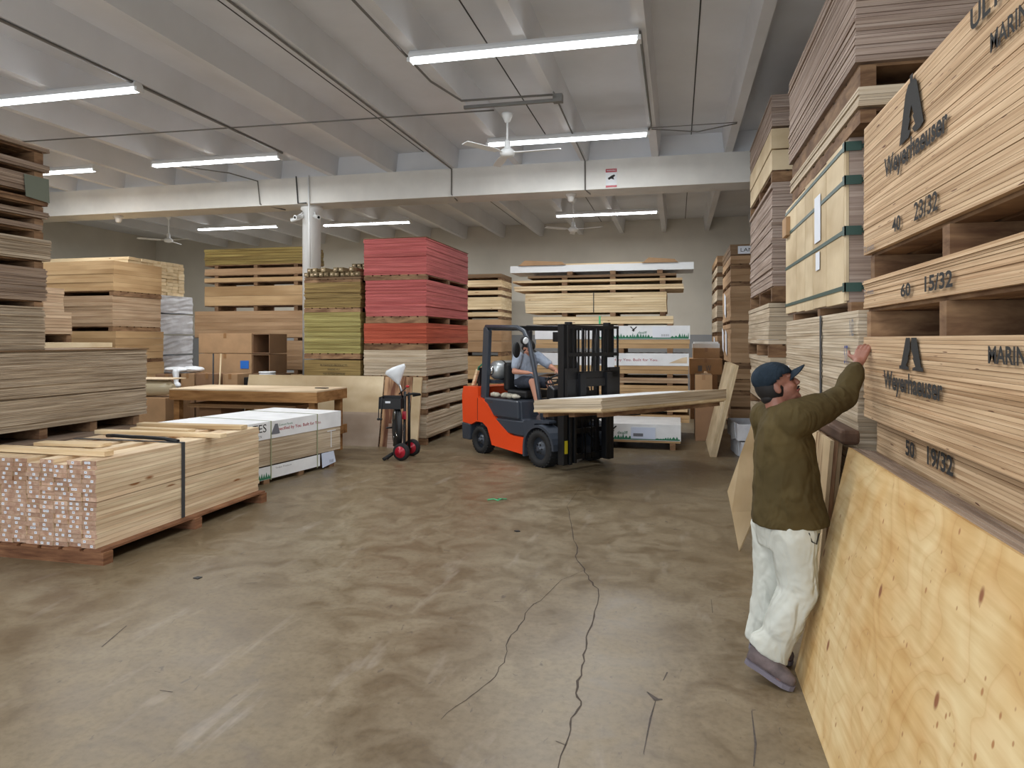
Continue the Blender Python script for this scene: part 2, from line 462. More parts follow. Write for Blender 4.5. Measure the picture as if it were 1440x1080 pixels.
# ---------------------------------------------------------------- the building
ZB, ZS = 4.93, 5.30      # underside of the stems, underside of the slab
XL, XR, YN, YF = -17.6, 3.75, -5.0, 20.7
floor = struct('floor', bx(XL-0.2, XR+0.2, YN, YF+0.2, -0.1, 0), 'floor')
ceiling = struct('ceiling', bx(XL-0.2, XR+0.2, YN, YF+0.2, ZS, ZS+0.12), 'ceiling_paint')
stem_x = []
j = -6
while 0.24 + 2.41*(j) < XR:
    jx = 0.24 + 2.41*j
    for s_ in (-0.6, 0.6):
        if XL < jx + s_ < XR: stem_x.append(jx + s_)
    j += 1
for sx_ in stem_x:
    bm = B(); prism(bm, [(sx_-0.06, ZB), (sx_+0.06, ZB), (sx_+0.10, ZS+0.01), (sx_-0.10, ZS+0.01)], 'y', YN, YF)
    struct('trim_1', bm, 'ceiling_paint', ceiling).name = 'joist'
for jj in range(-6, 3):
    jx = 0.24 + 2.41*jj
    if XL < jx < XR: struct('joint_line', bx(jx-0.008, jx+0.008, YN, YF, ZS-0.004, ZS+0.001), 'dark_line', ceiling)
BY0, BY1 = 12.10, 12.72
beam = struct('trim_1', bx(XL, XR, BY0, BY1, 4.42, ZB+0.0), 'beam_paint')
struct('infill', bx(XL, XR, BY0+0.12, BY1-0.12, ZB-0.01, ZS+0.01), 'ceiling_paint', beam)
bm = B(); box(bm, XL-0.2, XR+0.2, YF, YF+0.2, 1.95, ZS+0.1); wb = struct('wall_back', bm, 'wall_upper')
struct('lower_band', bx(XL-0.2, XR+0.2, YF, YF+0.2, -0.1, 1.95), 'wall_lower', wb)
struct('wall_left', bx(XL-0.2, XL, YN, YF+0.2, -0.1, ZS+0.1), 'wall_upper')
struct('wall_right', bx(XR, XR+0.2, YN, YF+0.2, -0.1, ZS+0.1), 'wall_upper')
bm = B(); box(bm, XL-0.2, -9.0, YN-0.2, YN, -0.1, ZS+0.1); box(bm, 1.5, XR+0.2, YN-0.2, YN, -0.1, ZS+0.1); box(bm, -9.0, 1.5, YN-0.2, YN, 4.2, ZS+0.1)
struct('wall_front', bm, 'wall_upper')

def ribbon(pts, wd, mat, name, z=0.0012, jag=0.0, taper=True):
    P_ = []
    for a, b in zip(pts, pts[1:]):
        k = 3 if jag else 1
        for i in range(k):
            t_ = i/k; P_.append((a[0]+(b[0]-a[0])*t_ + (random.uniform(-jag, jag) if i else 0), a[1]+(b[1]-a[1])*t_))
    P_.append(pts[-1]); bm = B(); rows = []
    for i, p in enumerate(P_):
        q0 = P_[max(i-1, 0)]; q1 = P_[min(i+1, len(P_)-1)]; dx, dy = q1[0]-q0[0], q1[1]-q0[1]; L = math.hypot(dx, dy) or 1
        w_ = wd * random.uniform(0.5, 1.3) * (1 if not taper else min(1, 0.3 + 2.5*min(i, len(P_)-1-i)/len(P_)))
        rows.append((bm.verts.new((p[0]-dy/L*w_/2, p[1]+dx/L*w_/2, z)), bm.verts.new((p[0]+dy/L*w_/2, p[1]-dx/L*w_/2, z))))
    for a, b in zip(rows, rows[1:]): bm.faces.new((a[0], a[1], b[1], b[0]))
    o = struct(name, bm, mat, floor); return o
ribbon([(-1.149, 8.625), (-1.166, 7.523), (-1.021, 6.862), (-0.928, 6.373), (-0.844, 6.056), (-0.828, 5.813), (-0.711, 5.506), (-0.648, 5.269), (-0.558, 5.09), (-0.535, 4.659), (-0.526, 4.423), (-0.524, 4.158), (-0.507, 3.926), (-0.501, 3.756), (-0.504, 3.561), (-0.463, 3.449), (-0.494, 3.322), (-0.481, 3.171), (-0.49, 2.929), (-0.52, 2.7), (-0.5, 2.3)], 0.011, 'crack', 'crack', jag=0.014)
ribbon([(-0.707, 5.472), (-0.847, 5.222), (-0.911, 4.834), (-0.968, 4.62), (-0.974, 4.317), (-0.991, 4.099), (-0.955, 3.865), (-0.952, 3.691), (-0.986, 3.523), (-1.034, 3.363), (-1.098, 3.166)], 0.007, 'crack', 'crack', jag=0.012)
ribbon([(-0.103, 3.583), (-0.122, 3.41), (-0.142, 3.11)], 0.018, 'scuff', 'scuff_mark')
ribbon([(0.357, 3.589), (0.345, 3.3), (0.319, 3.125)], 0.010, 'scuff', 'scuff_mark')
ribbon([(0.234, 5.063), (0.232, 4.815)], 0.012, 'scuff', 'scuff_mark')
ribbon([(-3.4, 3.744), (-3.308, 3.451)], 0.022, 'scuff', 'scuff_mark')
ribbon([(-0.07, 3.80), (-0.05, 3.90)], 0.02, 'scuff', 'scuff_mark')
ribbon([(-0.15, 3.66), (-0.10, 3.59), (-0.07, 3.60)], 0.035, 'scuff', 'scuff_mark')
for i in range(26):
    x = random.uniform(-4.0, 0.4); y = random.uniform(2.4, 7.5); a = random.uniform(-0.6, 0.6); L = random.uniform(0.02, 0.09)
    ribbon([(x, y), (x+L*math.cos(a), y+L*math.sin(a))], random.uniform(0.008, 0.018), 'scuff', 'scuff_mark')
bm = B(); prism(bm, [(0,0),(0.05,-0.01),(0.055,0.035),(0.01,0.04)], 'z', 0, 0.006)
tag(obj('scrap', bm, 'black', None, (-3.58, 4.60, 0.0)), 'small black square scrap lying on the floor before the lumber bundle', 'scrap')
bm = B(); prism(bm, [(0,0),(0.03,-0.02),(0.06,0.0),(0.04,0.03),(0.01,0.02)], 'z', 0, 0.006)
tag(obj('scrap', bm, 'black', None, (-1.50, 6.43, 0.0)), 'tiny black scrap on the floor near the long crack', 'scrap')
bm = B(); tube(bm, [(0,0,0.006),(0.06,0.03,0.012),(0.12,0.0,0.006),(0.16,0.05,0.012),(0.1,0.07,0.006),(0.2,0.09,0.006)], 0.006, 6)
tag(obj('strap_scrap', bm, 'green_bit', None, (-2.08, 7.60, 0.0)), 'bright green twist of strapping on the open floor', 'scrap')

# column with its cameras
bm = B(); lathe(bm, [(0.175, 0), (0.175, 4.34), (0.21, 4.36), (0.21, 4.42)], (-6.98, 12.42, 0), seg=32)
colm = tag(obj('column', bm, 'white_paint'), 'round white column under the beam, left of the olive stack', 'column')
for k, (dx, dy, ax, ay) in enumerate(((-0.10, -0.20, -0.35, -1), (0.16, -0.16, 0.8, -0.6), (-0.24, -0.05, -1, -0.1))):
    lab = ('white bullet security camera aimed forward from the column top', 'white bullet security camera on the right side of the column top', 'white bullet security camera on the left side of the column top')[k]
    t = thing('security_camera', lab, 'security camera', (-6.98+dx, 12.42+dy, 4.20), math.atan2(ay, ax), 'security cameras on the column')
    bm = B(); lathe(bm, [(0.035, -0.02), (0.038, 0.0), (0.038, 0.16), (0.046, 0.165), (0.046, 0.17)], (0, 0, 0), (1, 0, -0.25), 16); obj('body', bm, 'white_paint', t)
    bm = B(); lathe(bm, [(0.026, 0.171), (0.024, 0.178)], (0, 0, 0), (1, 0, -0.25), 16); obj('lens', bm, 'black_gloss', t)
    bm = B(); tube(bm, [(0.03, 0, 0.02), (0.0, 0, 0.07), (-0.03, 0, 0.08)], 0.012, 8); obj('bracket', bm, 'white_paint', t)

# ---------------------------------------------------------------- lamps
def fixture(cx, cy, label, power=1.0):
    t = thing('strip_light', label, 'ceiling light', (cx, cy, 4.80), 0, 'fluorescent strip lights')
    bm = B(); prism(bm, [(-0.075, 0.05), (-0.075, 0.09), (-0.05, 0.125), (0.05, 0.125), (0.075, 0.09), (0.075, 0.05)], 'x', -1.22, 1.22)
    obj('housing', bm, 'housing', t)
    for s_ in (-1, 1):
        bm = B(); tube(bm, [(-1.19, s_*0.036, 0.028), (1.19, s_*0.036, 0.028)], 0.014, 8); obj('tube', bm, 'tube', t)
        bm = B(); box(bm, s_*1.225-0.018, s_*1.225+0.018, -0.06, 0.06, 0.01, 0.06); obj('end_cap', bm, 'housing', t)
    l = area('strip_or_fill_glow', (cx, cy, 4.79), (0, 0, 0), 2.35, 0.13, TUBE_POWER*power, (0.95, 0.98, 1.0))
FX = [(-1.59, 7.11, 'near right white strip light, the largest in view'), (-1.63, 10.45, 'white strip light behind the nearest ceiling fan'),
      (-7.55, 7.16, 'white strip light cut by the left edge of the photo'), (-7.64, 10.38, 'white strip light left of the column before the beam'),
      (-11.30, 10.38, 'far left strip light beside the tall left stack'),
      (-11.60, 16.70, 'white strip light beyond the beam left of the column'), (-7.90, 16.87, 'white strip light beyond the beam right of the column'),
      (-1.66, 16.90, 'white strip light beyond the beam behind the far fan')]
for a in FX: fixture(*a, 2.0 if a[1] > 13 else 1.0)
for cx_, cy_ in ((-1.6, 3.7), (-7.6, 3.7), (-1.6, 0.4), (-7.6, 0.4), (-1.6, -2.8), (-7.6, -2.8), (-13.5, 5.0)):  # unseen fill lights added to brighten the hall, no strip fixtures built here
    area('strip_or_fill_glow', (cx_, cy_, 4.79), (0, 0, 0), 2.35, 0.13, TUBE_POWER, (0.95, 0.98, 1.0))

def fan(x, y, ztop, zm, label, a0, Rb=0.70, mount_ceiling=True):
    t = thing('ceiling_fan', label, 'ceiling fan', (x, y, zm), a0)
    bm = B(); tube(bm, [(0, 0, 0.05), (0, 0, (ZS if mount_ceiling else ztop)-zm)], 0.013, 8); obj('downrod', bm, 'white_paint', t)
    h = ztop - zm
    bm = B(); lathe(bm, [(0.02, h-0.12), (0.035, h-0.11), (0.07, h-0.03), (0.075, h)], (0, 0, 0)); obj('canopy', bm, 'white_paint', t)
    bm = B(); lathe(bm, [(0.02, 0.17), (0.04, 0.15), (0.045, 0.06), (0.05, 0.055)], (0, 0, 0)); obj('cup', bm, 'white_paint', t)
    bm = B(); lathe(bm, [(0.03, -0.055), (0.085, -0.04), (0.10, -0.01), (0.10, 0.02), (0.07, 0.05), (0.03, 0.055)], (0, 0, 0)); obj('motor', bm, 'white_paint', t)
    for k in range(3):
        bm = B(); M = Matrix.Rotation(2*math.pi*k/3, 4, 'Z')
        prism(bm, [(0.17, -0.045), (0.3, -0.06), (Rb, -0.055), (Rb, 0.055), (0.3, 0.06), (0.17, 0.045)], 'z', -0.004, 0.004)
        for v in bm.verts: v.co = M @ (Matrix.Rotation(R(9), 4, 'X') @ v.co)
        bl = obj('blade', bm, 'white_paint', t)
        bm = B(); box(bm, 0.08, 0.24, -0.018, 0.018, -0.002, 0.008); bm.transform(M); obj('blade_arm', bm, 'white_paint', bl)
fan(-2.18, 8.95, 4.80, 4.28, 'nearest white ceiling fan hanging under the grey conduit bar', R(-4), 0.72, False)
fan(-12.07, 14.62, 4.86, 4.23, 'white ceiling fan beyond the beam on the left', R(-12), 0.68)
fan(-2.17, 14.90, 4.86, 4.18, 'white ceiling fan beyond the beam, before the far light', R(-20), 0.68)

def conduit(pts, r_, label, mat='conduit'):
    bm = B(); tube(bm, pts, r_, 6); return tag(obj('conduit', bm, mat), label, 'conduit', 'ceiling conduits')
zc = 4.91
conduit([(-6.37, -2, zc), (-6.37, 10.38, zc)], 0.018, 'thick dark conduit along the joist to the left strip lights')
conduit([(-3.98, 0, zc), (-3.98, 5.6, zc), (-3.98, 12.06, zc), (-3.98, 12.06, 4.45), (-3.98, 12.4, 4.40)], 0.012, 'grey conduit along the middle joist and down the beam')
conduit([(-2.87, 0, zc), (-2.87, 7.9, zc), (-2.67, 8.5, 4.86), (-1.50, 8.55, 4.86)], 0.014, 'conduit bending from the near strip light to the fan bar')
conduit([(-0.36, 7.12, zc), (-0.36, 10.3, zc), (-0.40, 10.45, zc)], 0.014, 'conduit joining the two near right strip lights')
conduit([(-9.96, 8.85, zc), (-2.4, 9.1, zc)], 0.010, 'thin conduit crossing the joists left of the fan')
conduit([(-1.50, 8.6, zc), (-1.55, 12.06, zc), (-1.55, 12.08, 4.42), (-1.5, 12.4, 4.405)], 0.012, 'conduit running down the beam left of the warning sign')
conduit([(-0.36, 10.45, zc), (0.3, 10.6, 4.87), (0.84, 10.45, zc)], 0.008, 'slack cable between two right joists')
conduit([(-0.36, 10.38, zc), (0.84, 10.40, zc)], 0.006, 'straight thin cable between two right joists')
conduit([(-6.85, 12.07, 4.95), (-6.83, 12.08, 3.2)], 0.018, 'pale conduit running down beam and column', 'white_paint')
conduit([(-7.12, 12.08, 4.95), (-7.08, 12.08, 4.43), (-6.9, 12.08, 4.43)], 0.012, 'short dark conduit on the beam above the column', 'dark_line')
conduit([(-8.9, 10.45, zc), (-8.1, 11.4, zc), (-7.95, 12.08, 4.9), (-7.9, 12.08, 4.45), (-7.6, 12.5, 4.40)], 0.012, 'kinked conduit stepping down the beam left of the column')
t = thing('strut_bar', 'grey strut bar holding the nearest fan between two joists', 'bar', (-2.08, 8.7, 4.82))
obj('channel', bx(-0.62, 0.62, -0.02, 0.25*0+0.02, 0, 0.04), 'conduit', t)
obj('junction_box', bx(0.56, 0.68, -0.05, 0.05, -0.01, 0.09), 'conduit', t)
t = thing('warning_sign', 'small red and white camera warning sign on the beam', 'sign', (-1.10, 12.10, 4.60))
obj('plate', bx(-0.095, 0.095, -0.006, -0.001, -0.16, 0.16), 'white_card', t)
bm = B(); box(bm, -0.095, 0.095, -0.009, -0.006, 0.10, 0.16); box(bm, -0.095, 0.095, -0.009, -0.006, -0.16, -0.125); obj('band', bm, 'crimson', t, label='red bands of the sign')
text('WARNING', t, (-0.08, -0.0095, 0.115), (0.16, 0.03), '-y', 'white_card')
decal([[(-0.06,-0.01),(0.0,0.03),(0.05,0.05),(0.07,0.03),(0.04,0.0),(0.05,-0.04),(0.0,-0.02),(-0.04,-0.04)]], t, (0, -0.0065, 0.01), '-y', 'ink', 'camera_symbol')
for x_, y_, lab in ((-11.46, 12.4, 'beige dome horn under the beam at far left'), (-1.844, 12.4, 'beige dome horn under the beam above the far fan')):
    bm = B(); lathe(bm, [(0.10, 0), (0.10, -0.03), (0.07, -0.05), (0.055, -0.12), (0.03, -0.14)], (0, 0, 0)); tag(obj('alarm_horn', bm, 'beam_paint', None, (x_, y_, 4.42)), lab, 'alarm', 'alarm horns')

# ================================================================ RIGHT SIDE
PB, LB, MB_ = 'plywood_bundle', 'lumber_bundle', 'mdf_bundle'
FXX = 1.08
def on_face(b, fn, y, z, off=0.012):
    return fn(b, (FXX - b.location.x - off, y - b.location.y, z - b.location.z))
def stencil(b, s, y0, y1, z0, h, bold=0.02, off=0.012):
    on_face(b, lambda p, l: text(s, p, l, (y0-y1, h), '-x', 'ink', 'stencil_lettering', bold), y0, z0, off)
def emblem(b, y, z, wd, h, split, off=0.012):
    if split:
        P = [[(-0.5,0),(-0.08,0),(-0.08,0.07),(-0.2,0.12),(-0.08,0.38),(-0.12,0.38),(-0.03,0.64),(-0.03,1),(-0.2,1),(-0.42,0.12),(-0.5,0.10)],
             [(0.08,0),(0.5,0),(0.5,0.10),(0.42,0.12),(0.24,1),(0.03,1),(0.03,0.64),(0.12,0.38),(0.08,0.38),(0.2,0.12),(0.08,0.07)]]
    else:
        P = [[(-0.55,-0.02),(-0.12,0.0),(-0.03,0.10),(-0.16,0.14),(-0.05,0.32),(-0.10,0.33),(0.0,0.52),(0.0,0.94),(-0.14,0.92),(-0.26,0.80)],
             [(0.50,0.06),(0.22,0.86),(0.12,0.93),(0.0,0.94),(0.0,0.52),(0.10,0.33),(0.05,0.32),(0.16,0.14),(0.03,0.10),(0.14,0.0),(0.36,0.0)],
             [(-0.06,0.93),(0.06,0.93),(0.06,1.05),(-0.06,1.05)]]
    P = [[(x*wd, y_*h) for x, y_ in p] for p in P]
    on_face(b, lambda p, l: decal(P, p, l, '-x', 'ink', 'tree_emblem', 0.001), y, z, off)
YN0, YN1 = 2.03, 4.50
pallet('wooden pallet on the floor under the stencilled stack at right edge', 1.18, 2.3, YN0, YN1, 0, 0.12, 'x', 3)
bundle(PB, 'lowest plywood bundle of the stencilled stack, behind the leaning sheets', 'plywood bundle', 1.17, 2.3, YN0, YN1, 0.12, 0.70, 8, 'fir_ply')
b4 = bundle(PB, 'recessed plywood bundle stencilled 50 and 19/32 behind the leaning sheets', 'plywood bundle', 1.13, 2.3, YN0, 4.42, 0.70, 1.355, 36, 'fir_ply', jit=0.002)
b3 = bundle(PB, 'plywood bundle stencilled MARINE, third from the top at the right edge', 'plywood bundle', FXX, 2.3, YN0, 4.50, 1.365, 1.835, 26, 'fir_ply', jit=0.0025)
pallet('wooden pallet between the MARINE bundle and the thin 60 bundle', 1.085, 2.3, YN0, 4.48, 1.835, 2.0, 'x', 3, inset=0.03, wid=0.04)
b2 = bundle(PB, 'thin plywood bundle stencilled 60 and 15/32, second from top at right', 'plywood bundle', FXX, 2.3, YN0, 4.50, 2.0, 2.165, 14, 'fir_ply', jit=0.0035)
pallet('wooden pallet under the topmost bundle stencilled 40 and 23/32', 1.09, 2.3, YN0, 4.44, 2.165, 2.315, 'x', 3, inset=0.05, wid=0.04)
b1 = bundle(PB, 'topmost plywood bundle stencilled 40 and 23/32 at the right edge', 'plywood bundle', FXX, 2.3, YN0, 4.50, 2.315, 3.065, 40, 'fir_ply', jit=0.002)
stencil(b1, 'Weyerhaeuser', 4.04, 3.155, 2.635, 0.135, 0.03); emblem(b1, 3.60, 2.775, 0.33, 0.27, False)
stencil(b1, '40', 3.903, 3.766, 2.36, 0.075); stencil(b1, '23/32', 3.568, 3.265, 2.365, 0.085)
stencil(b1, 'ULTRA', 2.93, 2.48, 2.965, 0.085, 0.03); stencil(b1, 'MARINE', 2.76, 2.44, 2.82, 0.07, 0.02)
stencil(b2, '60', 3.755, 3.608, 2.024, 0.065, 0.03, 0.014); stencil(b2, '15/32', 3.418, 3.096, 2.028, 0.07, 0.03, 0.014)
emblem(b3, 3.61, 1.675, 0.34, 0.152, True, 0.0125); stencil(b3, 'Weyerhaeuser', 4.05, 3.209, 1.532, 0.125, 0.03, 0.0125)
stencil(b3, 'MARINE', 2.776, 2.45, 1.735, 0.062, 0.03, 0.0125)
stencil(b4, '50', 3.868, 3.733, 1.238, 0.08, 0.03, -0.04); stencil(b4, '19/32', 3.558, 3.249, 1.243, 0.088, 0.03, -0.04)
t = text('72 sheets', b1, (FXX-b1.location.x-0.012, 4.46-b1.location.y, 2.325-b1.location.z), (0.22, 0.035), '-x', 'ink_grey', 'pencil_note')
t = text('72 sheets', b2, (FXX-b2.location.x-0.014, 4.44-b2.location.y, 2.075-b2.location.z), (0.20, 0.03), '-x', 'ink_grey', 'pencil_note')

# strapped bundle stack behind it
SQ = 'strapped stack behind the stencilled stack'
pallet('wooden pallet on the floor under the strapped stack', FXX, 2.3, 4.60, 7.5, 0, 0.12, 'x', 3)
bundle(PB, 'lowest bundle hidden low in the strapped stack behind the man', 'plywood bundle', FXX, 2.3, 4.62, 7.5, 0.12, 1.05, 8, 'pale_ply')
q0 = bundle(PB, 'pale plywood bundle with handwritten marks beside the man\'s raised hand', 'plywood bundle', FXX, 2.3, 4.64, 7.52, 1.05, 2.0, 44, 'pale_ply', jit=0.0035)
on_face(q0, lambda p, l: text('ST.', p, l, (0.12, 0.12), '-x', 'ink_blue', 'marker_note'), 4.95, 1.66)
on_face(q0, lambda p, l: text('N2', p, l, (0.10, 0.11), '-x', 'ink_grey', 'marker_note'), 4.80, 1.84)
obj('strap', bx(-0.620, -0.616, 5.72-q0.location.y, 5.77-q0.location.y, 0.0, 0.95), 'strap_dark', q0)
t = thing('pallet', 'low broken bearers under the green strapped bundle', 'pallet', (1.69, 6.0, 2.001))
for y in (4.9, 5.9, 7.1): obj('bearer', bx(-0.6, 0.6, y-6.05, y-5.95, 0, 0.057), 'pallet_wood', t)
q1 = thing('strapped_bundle', 'tall bundle with green straps and panel cladding behind the topmost stencilled bundle', 'strapped bundle', (1.70, 6.24, 2.06))
L0, L1, hq = -1.30, 1.30, 1.08
obj('load', bx(-0.60, 0.60, L0+0.01, L1-0.01, 0, hq), 'pink_ply', q1)
ys = [4.945, 5.004, 5.568, 6.096, 6.452, 6.894, 7.54]
for a_, b_ in zip(ys, ys[1:]):
    obj('side_panel', bx(-0.62, -0.602, a_-6.24+0.006, b_-6.24-0.006, random.uniform(0, 0.02), hq-random.uniform(0, 0.03)), 'light_panel', q1)
for z_ in (0.10, 0.47, 0.80, 1.02):
    bm = B(); zz = z_
    box(bm, -0.626, -0.622, L0+0.0, L1, zz-0.014, zz+0.014); box(bm, -0.626, 0.605, L0-0.004, L0+0.008, zz-0.014, zz+0.014)
    obj('strap', bm, 'strap_green', q1)
    bm = B(); box(bm, -0.634, -0.626, L0-0.012, L0+0.05, zz-0.03, zz+0.03); box(bm, -0.634, -0.53, L0-0.012, L0-0.005, zz-0.03, zz+0.03)
    obj('corner_protector', bm, 'strap_green', q1)
obj('label_sheet', bx(-0.629, -0.627, 5.75-6.24, 5.98-6.24, 0.52, 0.88), 'paper', q1)
obj('label_sheet', bx(-0.629, -0.627, 5.78-6.24, 5.93-6.24, 0.30, 0.44), 'paper', q1)
obj('torn_flap', bx(-0.66, -0.622, 7.25-6.24, 7.5-6.24, 0.78, 0.96), 'cardboard', q1)
stack('on the green strapped bundle', FXX-0.0, 2.3, 4.62, 7.25, 'x', [
    (3.24, 3.36, 7, 'pale_ply', 'thin plywood bundle', PB, 'plywood bundle')], first_pallet=False)
pallet('splintered pallet right on top of the green strapped bundle', FXX+0.01, 2.3, 4.63, 7.2, 3.14, 3.238, 'y', 3)
pallet('splintered pallet under the topmost big bundle by the ceiling', FXX+0.01, 2.3, 4.63, 7.2, 3.36, 3.51, 'y', 3)
bundle(PB, 'topmost big plywood bundle over the green strapped bundle, near the ceiling', 'plywood bundle', FXX-0.02, 2.3, 4.62, 7.2, 3.51, 4.30, 38, 'pink_ply', jit=0.004)

# third stack
WR = 'in the stack behind the man\'s head'
stack(WR, FXX, 2.3, 8.6, 11.05, 'x', [
    (0.13, 0.9, 8, 'pale_ply', 'lowest pale bundle', PB, 'plywood bundle'),
    (1.02, 1.60, 10, 'pale_ply', 'second pale bundle from below', PB, 'plywood bundle'),
    (1.76, 2.26, 9, 'pale_ply', 'pale two-part bundle', PB, 'plywood bundle', (0,0,0.3,0.3)),
    (2.44, 3.65, 34, 'pink_ply', 'tallest grey-brown bundle', PB, 'plywood bundle'),
    (3.79, 4.29, 2, 'light_panel', 'smooth pale crate', PB, 'plywood bundle'),
    (4.30, 4.67, 12, 'pink_ply', 'topmost bundle', PB, 'plywood bundle')])
# fourth stack: furniture panels with papers, against the back
FXX4 = 1.03
WS = 'in the paper-tagged far right stack'
L4 = [(0.14, 0.45, 4, 'mdf_brown'), (0.50, 0.72, 4, 'mdf_brown'), (0.82, 0.97, 3, 'mdf_brown'), (1.04, 1.24, 2, 'mdf_brown'), (1.36, 2.13, 8, 'mdf_brown'), (2.19, 2.86, 9, 'mdf_brown'), (2.95, 3.20, 2, 'mdf_brown'), (3.30, 3.46, 2, 'mdf_brown'), (3.47, 3.68, 2, 'mdf_dark')]
nm = ['lowest', 'second lowest', 'third lowest', 'fourth lowest', 'lower thick', 'upper thick', 'third highest', 'second highest', 'topmost']
bs4 = stack(WS, FXX4, 2.3, 14.3, 16.7, 'x', [(a, b, n, m, nm[i] + ' brown panel bundle', MB_, 'panel bundle') for i, (a, b, n, m) in enumerate(L4)])
t_ = bs4[-1]
obj('label_sheet', bx(-0.50, 0.3, -1.222, -1.212, 0.02, 0.17), 'paper', t_); text('LAMINATES', t_, (-0.45, -1.2235, 0.06), (0.65, 0.07), '-y', 'ink')
obj('label_sheet', bx(-0.15, 0.25, -1.222, -1.212, 0.30, 0.58), 'paper', bs4[4])
for k, (b_, y_, z_) in enumerate(((bs4[5], 0.2, 0.08), (bs4[4], -0.1, 0.12), (bs4[4], 0.9, 0.16))):
    bm = B(); prism(bm, [(y_-0.25, z_), (y_+0.2, z_+0.1), (y_+0.25, z_+0.55), (y_-0.2, z_+0.45)], 'x', -0.652, -0.648); obj('paper_tag', bm, 'paper', b_)
bs5 = stack('in the farthest right stack by the back wall', 0.93, 2.2, 17.2, 19.7, 'x', [(a, b, n, m, nm2 + ' bundle', MB_, 'panel bundle') for a, b, n, m, nm2 in
    ((0.14, 0.7, 3, 'mdf_brown', 'lowest'), (0.8, 1.3, 3, 'mdf_brown', 'second'), (1.42, 1.9, 4, 'mdf_brown', 'third'), (2.0, 2.25, 3, 'pale_ply', 'fourth'), (2.35, 2.62, 2, 'pale_ply', 'fifth'), (2.74, 3.0, 2, 'pale_ply', 'sixth'), (3.1, 3.3, 2, 'pale_ply', 'seventh'), (3.4, 3.55, 2, 'pale_ply', 'eighth'), (3.65, 3.8, 1, 'mdf_brown', 'topmost'))])
for k, (b_, y_, z_) in enumerate(((bs5[2], -0.3, 0.02), (bs5[1], -0.9, 0.03), (bs5[0], -0.6, 0.08))):
    bm = B(); prism(bm, [(y_-0.3, z_), (y_+0.3, z_+0.05), (y_+0.25, z_+0.45), (y_-0.2, z_+0.4)], 'x', -0.652, -0.648); obj('paper_tag', bm, 'paper', b_)

# leaning front pack at the right edge (nearest)
def leaning(name, label, y0, y1, xb, xt, h, th, mat, z0=0.0, cat='plywood sheet', group=None):
    a = math.atan2(xt-xb, h)
    t = thing(name, label, cat, (xb, (y0+y1)/2, z0), 0, group); return t, a
def lean_sheet(label, y0, y1, xb, xt, h, th, mat, z0=0.0, cat='plywood sheet', group=None, name='plywood_sheet'):
    a = math.atan2(xt-xb, h); L = math.hypot(xt-xb, h)
    bm = B(); box(bm, 0, th, -(y1-y0)/2, (y1-y0)/2, 0, L)
    o = obj(name, bm, mat, None, (xb, (y0+y1)/2, z0)); o.rotation_euler = (0, a, 0)
    tag(o, label, cat, group); return o
fs = lean_sheet('large knotty plywood sheet leaning in front at the right edge', 1.66, 4.09, 0.632, 0.905, 1.235, 0.018, 'plywood_face')
labs = ('first grey-edged sheet leaning behind the large knotty sheet', 'second grey-edged sheet leaning behind the large knotty sheet', 'third grey-edged sheet leaning behind the large knotty sheet', 'innermost sheet of the leaning pack at the right edge')
for k in range(4):
    o_ = 0.021 + 0.030*k
    lean_sheet(labs[k], 1.70 + 0.03*k, 4.085, 0.632+o_, 0.905+o_, 1.235 - 0.004*k, 0.027, 'brown_ply')
# timber rail and figured panels leaning against the strapped stack
labs = ('wood-grained panel leaning just right of the man', 'dark-figured panel leaning right of the man, behind another', 'innermost figured panel leaning against the strapped stack')
for k in range(3):
    o_ = 0.03*k
    lean_sheet(labs[k], 4.52 + 0.03*k, 5.7, 0.80+o_, 0.90+o_, 1.21, 0.022, 'figured' if k != 1 else 'walnut', cat='wood panel')
t = thing('timber_rail', 'brown timber rail lying on top of the figured panels', 'timber', (0.955, 4.26, 1.222))
bm = B(); box(bm, -0.05, 0.05, 0, 1.5, 0, 0.085); obj('rail', bm, 'dark_beam', t, bevel=0.02)
# curved light panel and its neighbours behind the man
bm = B()
pts = [(0.519, 6.267, 0.002), (0.47, 6.40, 0.30), (0.435, 6.43, 0.476), (0.56, 6.60, 0.78), (0.70, 6.80, 1.10), (1.05, 6.80, 1.10), (1.05, 6.80, 0.35), (0.70, 6.62, 0.27)]
nrm = Vector((0.012, 0.020, -0.006))
A = [bm.verts.new(p) for p in pts]; B2 = [bm.verts.new(Vector(p)+nrm) for p in pts]
bm.faces.new(A); bm.faces.new(B2[::-1])
for i in range(len(A)): bm.faces.new((A[i], B2[i], B2[(i+1) % len(A)], A[(i+1) % len(A)]))
bmesh.ops.triangulate(bm, faces=[f for f in bm.faces if len(f.verts) > 4])
tag(obj('curved_panel', bm, 'light_panel'), 'pale curved-cut panel leaning on its corner left of the man', 'panel')
lean_sheet('small pale panel leaning on the floor left of the man\'s legs', 5.78, 6.20, 0.64, 0.93, 0.62, 0.02, 'light_panel', cat='panel')
t = thing('red_container', 'small red container on the floor behind the man', 'container', (0.66, 5.45, 0))
bm = B(); lathe(bm, [(0.05, 0), (0.055, 0.02), (0.055, 0.14), (0.03, 0.17)], (0,0,0)); obj('body', bm, 'red', t)
bm = B(); lathe(bm, [(0.03, 0.171), (0.03, 0.20)], (0,0,0)); obj('cap', bm, 'black', t)
# leaning pack of boards by the far right stack
for k in range(3):
    lean_sheet(('outermost', 'middle', 'innermost')[k] + ' narrow board of the pack leaning at the far right stack', 11.2, 12.85, 0.50+0.034*k, 0.83+0.034*k, 1.42, 0.031, 'light_panel', cat='board', group=None, name='leaning_board')
lean_sheet('brown board leaning by the cardboard boxes near the back pile', 13.9, 15.2, 0.38, 0.56, 1.15, 0.05, 'mdf_brown', cat='board', name='leaning_board')
